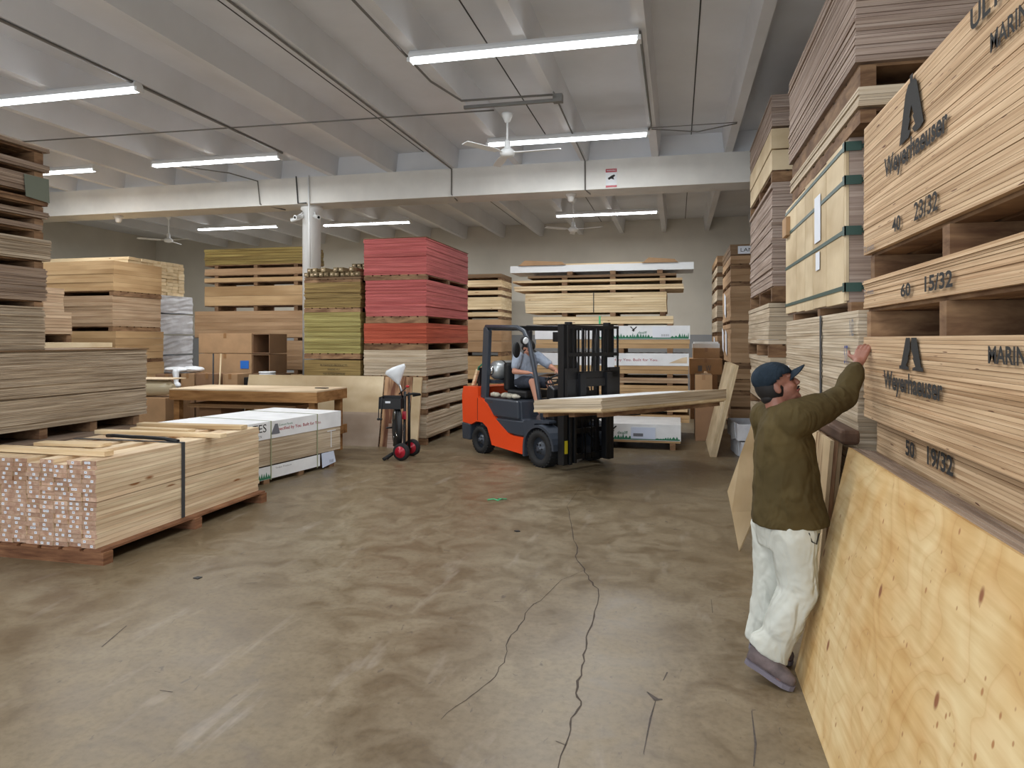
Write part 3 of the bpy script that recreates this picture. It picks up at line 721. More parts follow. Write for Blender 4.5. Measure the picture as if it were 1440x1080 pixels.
# slotted cartons on the floor before the far right stack
for k, (z_, dx, lab) in enumerate(((0.0, 0.05, 'lower silver tray carton left of the man'), (0.27, 0.0, 'upper silver tray carton with tags left of the man'))):
    t = thing('tray_carton', lab, 'carton', (1.02+dx, 11.6, z_), R(6), 'tray cartons')
    bm = B(); box(bm, -0.16, 0.30, -0.45, 0.45, 0, 0.02); box(bm, -0.16, -0.145, -0.45, 0.45, 0.02, 0.25); box(bm, 0.285, 0.30, -0.45, 0.45, 0.02, 0.25); box(bm, -0.145, 0.285, -0.45, -0.435, 0.02, 0.25); box(bm, -0.145, 0.285, 0.435, 0.45, 0.02, 0.25)
    obj('tray', bm, 'white_wrap', t)
    bm = B(); prism(bm, [(-0.3, 0.02), (0.05, -0.05), (0.15, 0.2), (-0.22, 0.26)], 'x', -0.168, -0.163); obj('tag', bm, 'paper', t)
# cardboard boxes near the back wall
def carton(x0, x1, y0, y1, z0, z1, label, mat='cardboard', flaps=False, rz=0.0, tp=True, group=None):
    t = thing('cardboard_box', label, 'cardboard box', ((x0+x1)/2, (y0+y1)/2, z0), rz, group)
    hx, hy, h = (x1-x0)/2, (y1-y0)/2, z1-z0
    if flaps:
        bm = B(); w_ = 0.012
        box(bm, -hx, hx, -hy, hy, 0, w_); box(bm, -hx, hx, -hy, -hy+w_, w_, h); box(bm, -hx, hx, hy-w_, hy, w_, h); box(bm, -hx, -hx+w_, -hy+w_, hy-w_, w_, h); box(bm, hx-w_, hx, -hy+w_, hy-w_, w_, h)
        obj('body', bm, mat, t)
        bm = B(); box(bm, hx, hx+0.16, -hy, hy, h-0.012, h, M=Matrix.Translation((hx, 0, h)) @ Matrix.Rotation(R(35), 4, 'Y') @ Matrix.Translation((-hx, 0, -h))); obj('flap', bm, mat, t)
    else:
        obj('body', bx(-hx, hx, -hy, hy, 0, h), mat, t, bevel=0.006)
        if tp:
            bm = B(); box(bm, -0.03, 0.03, -hy-0.002, hy+0.002, h-0.0005, h+0.002); box(bm, -0.03, 0.03, -hy-0.003, -hy-0.001, h-0.09, h); obj('tape', bm, 'tape', t)
    return t
b_ = carton(0.28, 1.0, 17.3-0.9, 17.0, 1.02, 1.38, 'cardboard box with a printed W beside the far right stack')
text('W', b_, (0.0, -0.304, 0.07), (0.12, 0.14), '-y', 'ink_grey'); obj('print_mark', bx(-0.17, -0.08, -0.304, -0.301, 0.07, 0.2), 'ink_grey', b_)
carton(0.30, 0.9, 16.4, 17.0, 0.55, 1.02, 'dark cardboard box under the box with the printed W', 'cardboard_dark')
carton(0.30, 0.95, 16.4, 17.0, 0.0, 0.55, 'lowest cardboard box at the back wall beside the far stack', 'cardboard_dark')
carton(0.36, 0.95, 16.45, 16.95, 1.38, 1.62, 'flat cardboard box on top of the box with the W')
bm = B(); box(bm, -0.3, 0.3, -0.22, 0.22, 0, 0.10); box(bm, -0.27, 0.27, -0.19, 0.19, 0.10, 0.14)
tag(obj('grey_tray', bm, 'housing', None, (0.65, 16.7, 1.621)), 'grey plastic tray topping the boxes at the back right', 'tray')
carton(0.32, 0.62, 12.95, 13.55, 0.72, 1.18, 'brown carton standing beside the back lumber pile', 'cardboard')
carton(0.32, 0.66, 12.9, 13.55, 0.0, 0.72, 'larger brown carton on the floor beside the back lumber pile', 'cardboard_dark')

# ================================================================ BACK
# long lumber pile behind the forklift
def treeline(parent, x0, x1, y, z, hmax, mat='ink_green'):
    pts = [(x0, 0)]; x = x0; up = []
    rr = random.Random(5)
    while x < x1:
        w_ = rr.uniform(0.03, 0.07); big = 0.35 + 0.65*abs(math.sin(x*3.1+0.5)); up += [(x, hmax*0.22), (x+w_/2, hmax*big*rr.uniform(0.6, 1))]; x += w_
    up = [p for p in up if p[0] < x1]
    return decal([[(x0, 0)] + up + [(x1, hmax*0.2), (x1, 0)]], parent, (0, y, z), '-y', mat, 'tree_line', 0.002)
def bird(parent, x, y, z, s):
    P_ = ((-1,0.9),(-0.6,0.95),(-0.35,0.55),(0,0.3),(0.3,0.55),(0.7,0.95),(1.0,0.9),(0.75,0.55),(0.3,0.15),(0.2,-0.1),(0.45,-0.35),(0.1,-0.3),(-0.1,-0.6),(-0.2,-0.3),(-0.55,-0.1),(-0.25,0.05),(-0.3,0.25),(-0.75,0.6))
    return decal([[(p*s, q*s) for p, q in P_]], parent, (x, y, z), '-y', 'ink', 'bird_emblem', 0.002)
UP = 'in the long pile behind the forklift'
UY0, UY1 = 12.95, 14.17
def ub(x0, x1, z0, z1, n, mat, short, kind=LB, cat='lumber bundle', part='board', dy=0.0, jit=0.004):
    return bundle(kind, '%s %s' % (short, UP), cat, x0, x1, UY0+dy, UY1+dy, z0, z1, n, mat, part, jit)
def bearers(z0, z1, xs, short, mat='pallet_wood', dy=0.0):
    t = thing('bearer_set', 'wooden bearers %s %s' % (short, UP), 'bearers', (0, UY0+dy, z0+0.001))
    for x in xs: obj('bearer', bx(x-0.05, x+0.05, 0.0, 1.2, 0, z1-z0-0.003), mat, t)
K = 12.95/12.6
def zz(v): return CH + (477 - v) * 0.01290
xs_lo = (-1.15, -0.25); 
X3 = (-2.05, -1.15, -0.25)
layers = [ # v top, v bottom, x0, x1, n, mat, short
    (583.5, 594, -2.55, 0.22, 2, 'mdf', 'lowest thin board bundle'),
    (571, 579, -2.6, 0.20, 2, 'pine', 'second lowest thin board bundle'),
    (542, 556, -2.6, 0.20, 3, 'mdf', 'third lowest board bundle'),
    (531.5, 539, -2.6, 0.20, 2, 'mdf_pink', 'thin pinkish board bundle'),
    (497, 526, -2.6, 0.20, 5, 'mdf', 'white-wrapped bundle with red lettering'),
    (458, 490, -2.6, 0.22, 5, 'mdf', 'white-wrapped bundle with green tree line'),
    (444, 455, -2.65, -0.06, 2, 'pine_w', 'thin clean pine bundle'),
    (410, 438.5, -2.80, -0.18, 8, 'pine_w', 'thick clean pine bundle'),
    (399, 406, -3.02, 0.12, 2, 'pine', 'third thin plank layer from the top'),
    (390.5, 394, -3.05, 0.10, 1, 'pine', 'second thin plank layer from the top'),
    (384, 387.5, -2.75, 0.0, 1, 'mdf_dark', 'dark thin plank layer'),
]
wood('pine_w', (244, 220, 174), (226, 194, 142), (0.9, 5, 14), 0.95, 1.04, knots=((2.2, 3, 9), 0.07, (150, 100, 60)))
prev = 0.0; names = iter(('on the floor', 'on the lowest layer', 'above the second layer', 'above the third layer', 'below the red lettered bundle', 'below the tree line bundle', 'below the thin pine bundle', 'below the thick pine bundle', 'above the thick pine bundle', 'among the thin planks', 'under the dark plank layer', 'under the white boards'))
built = {}
for (v0, v1, x0, x1, n, mat, short) in layers:
    z0, z1 = zz(v1), zz(v0)
    if z0 - prev > 0.008: bearers(prev, z0, X3 if z0 > 2.2 else (-2.05, -1.0, -0.12), next(names))
    built[short] = ub(x0, x1, z0, z1, n, mat, short); prev = z1
for s_, z_a in (('white-wrapped bundle with red lettering', 514.5), ('white-wrapped bundle with green tree line', 477)):
    b_ = built[s_]; h0 = zz(z_a) - b_.location.z; top = zz(497 if 'red' in s_ else 458) - b_.location.z
    hx = 1.40 if 'red' in s_ else 1.41
    obj('wrapper', bx(-hx-0.012, hx+0.012, -0.622, 0.622, h0, top+0.0005), 'white_card', b_)
b_ = built['white-wrapped bundle with green tree line']; h0 = zz(477)-b_.location.z
treeline(b_, -0.3, 1.40, -0.625, h0+0.01, 0.11); bird(b_, 0.42, -0.625, h0+0.17, 0.065)
text('TIMBER PRODUCTS', b_, (-0.38, -0.625, h0+0.20), (0.42, 0.03), '-y', 'ink_grey'); text('dealff', b_, (0.5, -0.625, h0+0.10), (0.16, 0.045), '-y', 'ink_green')
obj('label_sheet', bx(0.76, 1.08, -0.630, -0.624, h0+0.03, h0+0.23), 'paper', b_); text('||||||||', b_, (0.92, -0.632, h0+0.05), (0.13, 0.04), '-y', 'ink', 'barcode')
b_ = built['white-wrapped bundle with red lettering']; h0 = zz(514.5)-b_.location.z
text('Specified by You. Built for You.', b_, (-0.18, -0.625, h0+0.07), (1.05, 0.06), '-y', 'ink_red'); text('Custom Panels', b_, (-0.16, -0.625, h0+0.15), (0.28, 0.03), '-y', 'ink_grey')
decal([[(-0.33, 0.03), (-0.18, 0.03), (-0.24, 0.17), (-0.28, 0.17)]], b_, (0.05, -0.625, h0), '-y', 'ink_grey', 'lamp_emblem')
decal([[(1.06, 0.05), (1.38, 0.05), (1.38, 0.16), (1.30, 0.15)]], b_, (0, -0.625, h0), '-y', 'bench_top', 'torn_patch')
b_ = built['thick clean pine bundle']; obj('strap', bx(-0.02, -0.005, -0.622, 0.6, 0, 0.375), 'black', b_)
b_ = built['thin clean pine bundle']; obj('strap', bx(-0.05, -0.02, -0.622, 0.6, 0, 0.146), 'green_bit', b_)
zt = zz(384)
bearers(zt, zt+0.07, (-1.95, -1.15, -0.3), 'under the white trim boards')
for k in range(4):
    y_ = UY0 + 0.1 + 0.22*k
    tag(obj('trim_board', bx(-1.62, 1.80, 0, 0.20, 0, 0.13), 'white_paint', None, (-1.50, y_, zt+0.072)), ('foremost', 'second', 'third', 'rearmost')[k] + ' long white trim board topping the pile behind the forklift', 'trim board', 'white trim boards')
for x0, x1, lab in ((-2.95, -2.05, 'left'), (-0.62, 0.02, 'right')):
    bm = B(); box(bm, x0, x1, 0.06, 0.98, 0, 0.012); prism(bm, [(x0, 0.0), (x1, 0.0), (x1-0.06, 0.06), (x0+0.12, 0.10)], 'y', 0.075, 0.9)
    tag(obj('cardboard_cover', bm, 'cardboard', None, (0, UY0, zt+0.203)), '%s cardboard cover on the white trim boards at the pile top' % lab, 'cardboard cover')
tag(obj('plank', bx(-2.1, -0.6, 0.15, 0.5, 0, 0.03), 'pine', None, (0, UY0, zt+0.203)), 'single plank between the two cardboard covers on the pile top', 'plank')
# low white bundle on the floor in front
t = thing('plywood_bundle', 'low white-wrapped bundle with green tree line on the floor beside the forklift', 'plywood bundle', (-1.16, 12.28, 0.115))
for k in range(3): obj('sheet', bx(-1.22, 1.22, -0.58, 0.60, 0.001+0.035*k, 0.001+0.035*k+0.032), 'mdf', t)
obj('wrapper', bx(-1.225, 1.225, -0.586, 0.606, 0.035, 0.30), 'white_card', t)
treeline(t, -0.2, 1.21, -0.589, 0.045, 0.10); bird(t, 0.12, -0.589, 0.20, 0.07); text('dealff', t, (0.2, -0.589, 0.13), (0.17, 0.05), '-y', 'ink_green')
text('TIMBER GREEN', t, (-0.65, -0.589, 0.20), (0.4, 0.035), '-y', 'ink_grey')
obj('label_sheet', bx(0.42, 0.82, -0.594, -0.588, 0.06, 0.25), 'paper_blue', t); obj('barcode', bx(0.46, 0.62, -0.596, -0.5945, 0.10, 0.15), 'ink_grey', t)
pallet('bearers on the floor under the low white bundle', -2.3, -0.02, 11.7, 12.88, 0, 0.113, 'y', 3, decks=False)

# panel stack left of the long pile
WV = 'right of the red stack'
stack(WV, -7.04, -4.6, 18.2, 19.42, 'y', [
    (0.13, 0.62, 4, 'mdf', 'lowest panel bundle', MB_, 'panel bundle'),
    (0.74, 1.36, 5, 'mdf', 'second lowest panel bundle', MB_, 'panel bundle'),
    (1.48, 2.36, 3, 'mdf_brown', 'big plain brown bundle', MB_, 'panel bundle'),
    (2.44, 2.55, 2, 'pine', 'thin pale bundle', MB_, 'panel bundle'),
    (2.63, 2.96, 4, 'pine_w', 'thick pale bundle', MB_, 'panel bundle'),
    (3.03, 3.14, 2, 'pine', 'second thin pale bundle', MB_, 'panel bundle'),
    (3.24, 3.42, 3, 'pine', 'third thin pale bundle', MB_, 'panel bundle'),
    (3.49, 3.59, 1, 'mdf_dark', 'topmost thin bundle', MB_, 'panel bundle')])

# red stack
WRD = 'in the red-edged stack'
rb = stack(WRD, -5.34, -4.18, 11.3, 13.74, 'x', [
    (0.12, 0.52, 13, 'pale_ply', 'lowest pale bundle', PB, 'plywood bundle'),
    (0.62, 0.82, 7, 'pale_ply', 'second lowest pale bundle', PB, 'plywood bundle'),
    (0.90, 1.11, 7, 'pale_ply', 'third lowest pale bundle', PB, 'plywood bundle'),
    (1.19, 1.63, 15, 'pale_ply', 'pale bundle below the orange one', PB, 'plywood bundle'),
    (1.75, 2.10, 12, 'orange_paint', 'orange-red bundle', PB, 'plywood bundle', (0, 0, 0, 0)),
    (2.22, 2.85, 22, 'red_paint', 'middle pinkish red bundle', PB, 'plywood bundle', (0.03, 0, 0, 0)),
    (2.94, 3.57, 22, 'red_paint', 'topmost pinkish red bundle', PB, 'plywood bundle')], inset=0.0)
tag(obj('cover_sheet', bx(-5.35, -4.17, 11.29, 13.75, 0, 0.012), 'mdf_dark', None, (0, 0, 3.572)), 'thin dark cover sheet topping the red stack', 'cover sheet')
# olive stack
WO = 'in the olive stack beside the column'
ob = stack(WO, -6.50, -5.41, 11.3, 13.74, 'x', [
    (0.13, 0.72, 10, 'olive_ply', 'lowest olive bundle', PB, 'plywood bundle'),
    (0.84, 1.47, 2, 'olive_ply', 'olive bundle with black print', PB, 'plywood bundle'),
    (1.57, 2.30, 26, 'green_ply', 'yellow-green bundle', PB, 'plywood bundle'),
    (2.38, 2.83, 15, 'olive_ply', 'upper olive bundle', PB, 'plywood bundle'),
    (2.89, 2.93, 1, 'mdf_dark', 'warped top board', PB, 'plywood bundle')])
b_ = ob[1]
text('PLYWOOD PRODUCTS', b_, (-0.22, -1.231, 0.50), (0.52, 0.035), '-y', 'ink'); text('SANDED PLY', b_, (-0.08, -1.231, 0.43), (0.24, 0.03), '-y', 'ink'); text('FOR OUTSIDE EXPOSURE', b_, (-0.16, -1.231, 0.35), (0.42, 0.035), '-y', 'ink')
# loose posts on top: each its own thing
pm = {}
def post(x, y, z, L, label, rz, mat='post_wood'):
    if not pm:
        t = thing('timber_post', label, 'timber post', (x, y, z), rz, 'loose posts on the olive stack')
        obj('shaft', bx(-0.042, 0.042, 0, L, 0, 0.075), mat, t, bevel=0.006); obj('end_tag', bx(-0.024, 0.012, -0.003, -0.0005, 0.026, 0.050), 'bench_top', t); pm['t'] = t; return
    s = pm['t']; c_ = s.copy(); COL.objects.link(c_); c_.location = (x, y, z); c_.rotation_euler = (0, 0, rz); c_['label'] = label
    for ch in s.children:
        d = ch.copy(); COL.objects.link(d); d.parent = c_
ordn = ['first', 'second', 'third', 'fourth', 'fifth', 'sixth', 'seventh', 'eighth', 'ninth', 'tenth', 'eleventh', 'twelfth']
for k in range(11): post(-6.44 + 0.099*k, 11.25 + random.uniform(-0.04, 0.06), 2.932, 2.4, 'loose post in the bottom row on the olive stack, %s from the column' % ordn[k], random.uniform(-0.004, 0.004))
for k, dx in enumerate((0.05, 0.17, 0.36, 0.60, 0.70, 0.90)): post(-6.44 + dx, 11.25 + random.uniform(-0.05, 0.1), 3.009, 2.4, 'loose post in the upper row on the olive stack, %s from the column' % ordn[k], random.uniform(-0.004, 0.004))
for k in range(5): post(-6.32 + 0.10*k, 12.6, 3.086, 2.2, 'loose post in the third row on the olive stack, %s from the column' % ordn[k], 0)
for k in range(4): post(-6.26 + 0.10*k, 12.65, 3.163, 2.2, 'loose post in the fourth row on the olive stack, %s from the column' % ordn[k], 0)
for k in range(3): post(-6.22 + 0.11*k, 12.7, 3.240, 2.2, 'loose post at the very top of the olive stack, %s from the column' % ordn[k], 0)
# panel stack left of the column
WI = 'in the panel stack left of the column'
IY0, IY1 = 13.3, 13.95
iz = stack(WI, -10.06, -7.55, IY0, IY1, 'y', [
    (0.13, 0.55, 3, 'mdf', 'lowest panel bundle', MB_, 'panel bundle'),
    (0.66, 1.08, 3, 'mdf', 'second lowest panel bundle', MB_, 'panel bundle'),
    (1.18, 1.79, 9, 'mdf_brown', 'middle brown panel bundle', MB_, 'panel bundle', (0.0, 0, 0, 0)),
    (1.86, 2.43, 7, 'mdf_brown', 'wide panel bundle', MB_, 'panel bundle', (-0.25, 0, 0, 0)),
    (2.55, 2.97, 2, 'mdf', 'smooth thick panel bundle', MB_, 'panel bundle'),
    (3.06, 3.15, 1, 'mdf', 'thin single panel', MB_, 'panel bundle'),
    (3.21, 3.35, 2, 'mdf_brown', 'thin brown bundle', MB_, 'panel bundle'),
    (3.43, 3.78, 6, 'treated_board', 'topmost greenish board bundle', LB, 'lumber bundle')], inset=0.25)
# light panels leaning low in front of the olive and red stacks
def lean_y(label, x0, x1, yb, yt, h, th, mat, name='plywood_sheet', cat='plywood sheet', split=None, z0=0.0):
    a = math.atan2(yt-yb, h); L = math.hypot(yt-yb, h)
    t = thing(name, label, cat, ((x0+x1)/2, yb, z0)); t.rotation_euler = (-a, 0, 0)
    hx = (x1-x0)/2
    if split:
        obj('upper_face', bx(-hx, hx, 0, th, split, L), mat[0], t); obj('lower_face', bx(-hx, hx, 0, th, 0, split), mat[1], t)
        return t
    obj('panel', bx(-hx, hx, 0, th, 0, L), mat, t); return t
wood('pink_grey', (190, 170, 150), (176, 154, 134), (2, 2, 2), 0.98, 1.02)
lean_y('long pale sheet leaning before the olive stack, its lower half greyer', -7.55, -4.92, 10.95, 11.2, 1.18, 0.02, ('light_panel', 'pink_grey'), split=0.58)
lean_y('walnut-figured panel leaning before the red stack behind the strapping cart', -4.905, -4.40, 10.98, 11.22, 1.17, 0.02, 'walnut', 'walnut_sheet', 'wood sheet')
lean_y('narrow pine board leaning at the red stack corner', -4.39, -4.23, 10.98, 11.22, 1.17, 0.04, 'light_panel', 'pine_board', 'board')
lean_y('small pinkish offcut on the floor behind the strapping cart', -4.72, -4.42, 10.86, 10.94, 0.40, 0.02, 'pink_ply', 'offcut', 'offcut')

# ================================================================ LEFT SIDE
# strapped lumber bundle in the foreground
AX, AY0, AY1, AZ0 = -4.58, 4.72, 6.98, 0.12
pallet('reddish wooden pallet under the foreground strapped lumber bundle', -5.95, AX+0.10, AY0-0.03, AY1, 0, AZ0, 'x', 3, 'pallet_red', wid=0.05)
A = thing('lumber_bundle', 'strapped bundle of boards with small white end tags in the left foreground', 'lumber bundle', (AX, AY0, AZ0), 0)
BW, BH, NR = 0.138, 0.0372, 19
LA = AY1 - AY0
meshes = []
for k in range(8):
    bm = B(); box(bm, -BW+0.0015, -0.0015, 0, LA, 0.0008, BH-0.0012)
    for tx in ([0.35], [0.7], [0.3, 0.75], [0.55], [0.25], [0.8], [0.5, 0.72], [0.65])[k]:
        c = -BW*tx; box(bm, c-0.016, c+0.010, -0.0012, -0.0002, 0.009, 0.029, 1)
        box(bm, c-0.010, c+0.004, -0.0016, -0.0012, 0.0175, 0.0215, 2)
    bmesh.ops.recalc_face_normals(bm, faces=bm.faces[:])
    me = bpy.data.meshes.new('board'); bm.to_mesh(me); bm.free()
    for m in ('pine_y', 'paper', 'ink_grey', 'pine_end'): me.materials.append(MATS[m])
    for p in me.polygons:
        if p.material_index == 0 and p.normal.y < -0.9: p.material_index = 3
    meshes.append(me)
cnt = 0
for c in range(6):
    for r_ in range(NR):
        if cnt >= 99: break
        if r_ == NR-1 and c in (2, 4): continue
        o = bpy.data.objects.new('board', meshes[random.choice((1, 4, 0, 3, 5, 2, 7, 6)) if random.random() < 0.9 else 2]); COL.objects.link(o); o.parent = A
        o.location = (-BW*c + random.uniform(-0.002, 0.002), random.uniform(-0.012, 0.012), BH*r_ + (0.004 if r_ >= 10 else 0))
        cnt += 1
bm = B()
for c in range(9):
    for r_ in range(NR):
        if c < 5 or (c == 5 and r_ < 6): continue
        y_ = random.uniform(-0.01, 0.01); box(bm, -BW*(c+1)+0.0015, -BW*c-0.0015, y_, LA, BH*r_+0.0008, BH*(r_+1)-0.0012)
        if c < 7:
            q_ = -BW*(c+random.uniform(0.25, 0.8)); z_ = BH*r_; box(bm, q_-0.016, q_+0.010, y_-0.0012, y_-0.0002, z_+0.009, z_+0.029, 1); box(bm, q_-0.010, q_+0.004, y_-0.0016, y_-0.0012, z_+0.0175, z_+0.0215, 2)
o = obj('rear_boards', bm, ['pine_y', 'paper', 'ink_grey', 'pine_end'], A); o['kind'] = 'stuff'
for p in o.data.polygons:
    if p.material_index == 0 and p.normal.y < -0.9: p.material_index = 3
ATOP = AZ0 + BH*NR + 0.006
sy = 5.74 - AY0
bm = B(); box(bm, 0.004, 0.008, sy-0.022, sy+0.022, 0.003, BH*NR+0.012); box(bm, -1.24, 0.008, sy-0.022, sy+0.022, BH*NR+0.008, BH*NR+0.012)
obj('strap', bm, 'strap_dark', A)
bm = B(); tube(bm, [(-0.95, sy+0.1, BH*NR+0.03), (-0.8, sy+0.03, BH*NR+0.045), (-0.65, sy+0.09, BH*NR+0.03), (-0.45, sy, BH*NR+0.045), (-0.25, sy+0.05, BH*NR+0.03), (-0.05, sy, BH*NR+0.02)], 0.018, 8)
obj('ratchet_tail', bm, 'black', A)
def loose_board(label, x0, x1, y, w_, h, z, rz=0.0, mat='pine'):
    t = tag(obj('loose_board', bx(-(x1-x0)/2, (x1-x0)/2, -w_/2, w_/2, 0, h), mat, None, ((x0+x1)/2, y, z), bevel=0.003), label, 'board', 'loose boards on the lumber bundle')
    t.rotation_euler = (0, 0, rz); return t
loose_board('loose board lying across the near end of the foreground lumber bundle', -5.85, -4.66, 4.95, 0.10, 0.045, ATOP+0.001, R(-1))
loose_board('loose board lying across the middle of the foreground lumber bundle', -5.9, -4.42, 6.12, 0.10, 0.04, ATOP+0.001, R(1))
loose_board('loose board lying across the far end of the foreground lumber bundle', -5.9, -4.60, 6.72, 0.12, 0.045, ATOP+0.001, R(2))
loose_board('dark-edged flat plank on the near left of the foreground lumber bundle', -5.8, -5.1, 5.35, 0.14, 0.03, ATOP+0.001, R(4))
loose_board('short plank near the far end of the foreground lumber bundle', -5.75, -5.0, 6.42, 0.12, 0.03, ATOP+0.001, R(-3))

# white-topped bundle behind it
yaw = -R(10)
t = thing('plywood_bundle', 'white-covered plywood bundle with printed red slogan behind the lumber bundle', 'plywood bundle', (-5.56, 8.27, 0.23), yaw)
hx, hy = 0.61, 1.14
me = None
for k in range(14):
    if me is None: o = obj('sheet', bx(-hx, hx, -hy, hy, 0, 0.022), 'pale_ply', t); me = o.data
    else: o = bpy.data.objects.new('sheet', me); COL.objects.link(o); o.parent = t
    o.location = (random.uniform(-.002, .002), random.uniform(-.002, .002), k*0.0236)
bm = B(); box(bm, -hx-0.006, hx+0.006, -hy-0.006, hy+0.006, 0.331, 0.55)
obj('cover', bm, 'white_card', t)
obj('core', bx(-hx+0.02, hx-0.02, -hy+0.02, hy-0.02, 0.33, 0.54), 'pale_ply', t)
text('STATES', t, (hx+0.0075, -0.86, 0.425), (0.50, 0.10), '+x', 'ink', 'printed_name'); text('INDUSTRIES', t, (hx+0.0075, -0.80, 0.36), (0.36, 0.028), '+x', 'ink_grey', 'printed_name')
text('Specified by You. Built for You.', t, (hx+0.0075, -0.18, 0.405), (0.88, 0.055), '+x', 'ink_red', 'printed_slogan', 0.01); text('Custom Panels', t, (hx+0.0075, -0.14, 0.475), (0.26, 0.026), '+x', 'ink_green', 'printed_slogan')
decal([[(-0.28, 0), (-0.12, 0.0), (-0.16, 0.13), (-0.21, 0.13)]], t, (hx+0.0075, 0.0, 0.38), '+x', 'ink_grey', 'lamp_emblem')
for y in (-0.28, 0.62):
    bm = B(); box(bm, hx+0.007, hx+0.010, y-0.008, y+0.008, -0.19, 0.552); box(bm, -hx-0.007, hx+0.010, y-0.008, y+0.008, 0.552, 0.555); obj('strap', bm, 'strap_pale', t)
obj('paint_mark', bx(hx+0.003, hx+0.005, 0.92, 0.935, 0.05, 0.29), 'white_card', t); obj('paint_mark', bx(hx+0.003, hx+0.005, 0.84, 1.03, 0.28, 0.292), 'white_card', t)
p = thing('pallet', 'pallet with white printed skirt under the white-covered bundle', 'pallet', (-5.56, 8.27, 0.0), yaw)
for y in (-1.0, -0.35, 0.3, 0.95): obj('stringer', bx(-hx, hx, y-0.05, y+0.05, 0, 0.20), 'pallet_wood', p)
obj('skirt', bx(hx+0.001, hx+0.005, -1.1, 0.68, 0.055, 0.215), 'white_card', p)
bm = B(); n0 = 0
pts = [(-0.62, 0.06)]
x = -0.62
while x < -0.28: pts += [(x, 0.08), (x+0.02, 0.08+random.uniform(0.03, 0.07))]; x += 0.04
pts += [(-0.28, 0.06)]
decal([[(a, b_) for a, b_ in pts]], p, (hx+0.006, 0, 0), '+x', 'ink_green', 'tree_line', 0.001)
decal([[(0.03*math.cos(a), 0.03*math.sin(a)) for a in [k*math.pi/6 for k in range(12)]]], p, (hx+0.006, -0.72, 0.16), '+x', 'ink_green', 'round_emblem', 0.001)
text('Timber Products', p, (hx+0.006, -0.2, 0.165), (0.3, 0.02), '+x', 'ink_grey'); 
bm = B(); prism(bm, [(0.72, 0.02), (1.02, 0.06), (0.97, 0.225), (0.70, 0.225)], 'x', hx+0.012, hx+0.014); obj('paper_tag', bm, 'paper_blue', p)
text('|||||', p, (hx+0.015, 0.88, 0.07), (0.08, 0.04), '+x', 'ink', 'barcode')

# workbench
t = thing('workbench', 'wooden workbench with pale top behind the white-covered bundle', 'workbench', (-6.61, 10.10, 0))
hx, hy, TZ = 1.30, 0.50, 1.03
obj('tabletop', bx(-hx, hx, -hy, hy, TZ-0.02, TZ), 'bench_top', t)
for nm_, a in (('apron', (-hx, hx, -hy, -hy+0.04, TZ-0.18, TZ-0.021)), ('apron', (-hx, hx, hy-0.04, hy, TZ-0.18, TZ-0.021)), ('apron', (hx-0.04, hx, -hy+0.041, hy-0.041, TZ-0.18, TZ-0.021)), ('apron', (-hx, -hx+0.04, -hy+0.041, hy-0.041, TZ-0.18, TZ-0.021)),
               ('bottom_rail', (hx-0.04, hx, -hy+0.0, hy, 0.28, 0.42)), ('bottom_rail', (-hx, -hx+0.04, -hy, hy, 0.28, 0.42))):
    obj(nm_, bx(*a), 'bench_wood', t)
for x in (-hx+0.10, hx-0.11):
    for y in (-hy+0.09, hy-0.09): obj('leg', bx(x-0.05, x+0.05, y-0.048, y+0.048, 0, TZ-0.02), 'bench_wood', t)
for x in (-0.46, 0.28): obj('leg', bx(x-0.06, x+0.06, hy-0.13, hy-0.045, 0, TZ-0.02), 'bench_wood', t)
bm = B(); prism(bm, [(0,0),(0.2,-0.02),(0.22,0.05),(0.1,0.08),(0.02,0.05)], 'z', 0, 0.012)
tag(obj('glove', bm, 'black', None, (-5.65, 10.15, TZ+0.001)), 'dark glove lying on the right end of the workbench', 'glove')
bm = B(); prism(bm, [(-7.85+7.0, -0.3), (0.3, -0.32), (0.45, 0.1), (-0.5, 0.2)], 'z', 0, 0.01)
tag(obj('cardboard_sheet', bx(-0.95, 0.98, -0.33, 0.33, 0, 0.06), 'cardboard', None, (-6.75, 10.10, 0.72)), 'flat cardboard slab stored under the workbench top', 'cardboard')
bm.free()
for x in (-7.35, -6.1): obj('support_box', bx(x-0.2, x+0.2, 9.85, 10.35, 0, 0.719), 'cardboard_dark', bpy.data.objects['cardboard_sheet'], (6.75, -10.10, -0.72))

# cardboard clutter behind the workbench
carton(-9.02, -7.86, 11.75, 12.4, 1.55, 1.93, 'upper wide cardboard box behind the workbench, end open', 'cardboard', flaps=False)
carton(-9.02, -7.86, 11.75, 12.4, 1.16, 1.54, 'lower wide cardboard box behind the workbench with blue tape', 'cardboard')
for z0, lab in ((1.55, 'open box end flaps beside the upper wide box'), (1.16, 'open box end flaps beside the lower wide box')):
    t = thing('cardboard_box', lab, 'cardboard box', (-7.66, 12.05, z0)); bm = B(); hx, hy, h = 0.18, 0.3, 0.37; w_ = 0.01
    box(bm, -hx, hx, -hy, hy, 0, w_); box(bm, -hx, hx, -hy, hy, h-w_, h); box(bm, hx-w_, hx, -hy, hy, w_, h-w_); box(bm, -hx, -hx+w_, -hy, hy, w_, h-w_); box(bm, -hx+w_, hx-w_, hy-w_, hy, w_, h-w_); obj('body', bm, 'cardboard_dark', t)
bm = B(); box(bm, -0.07, 0.07, -0.003, 0, 0, 0.14); 
obj('blue_tape', bx(0.34, 0.52, -0.334, -0.327, 0.10, 0.25), 'blue_tape', bpy.data.objects['cardboard_box.%03d' % 6] if False else [o for o in bpy.data.objects if o.get('label', '').startswith('lower wide cardboard')][0]); bm.free()
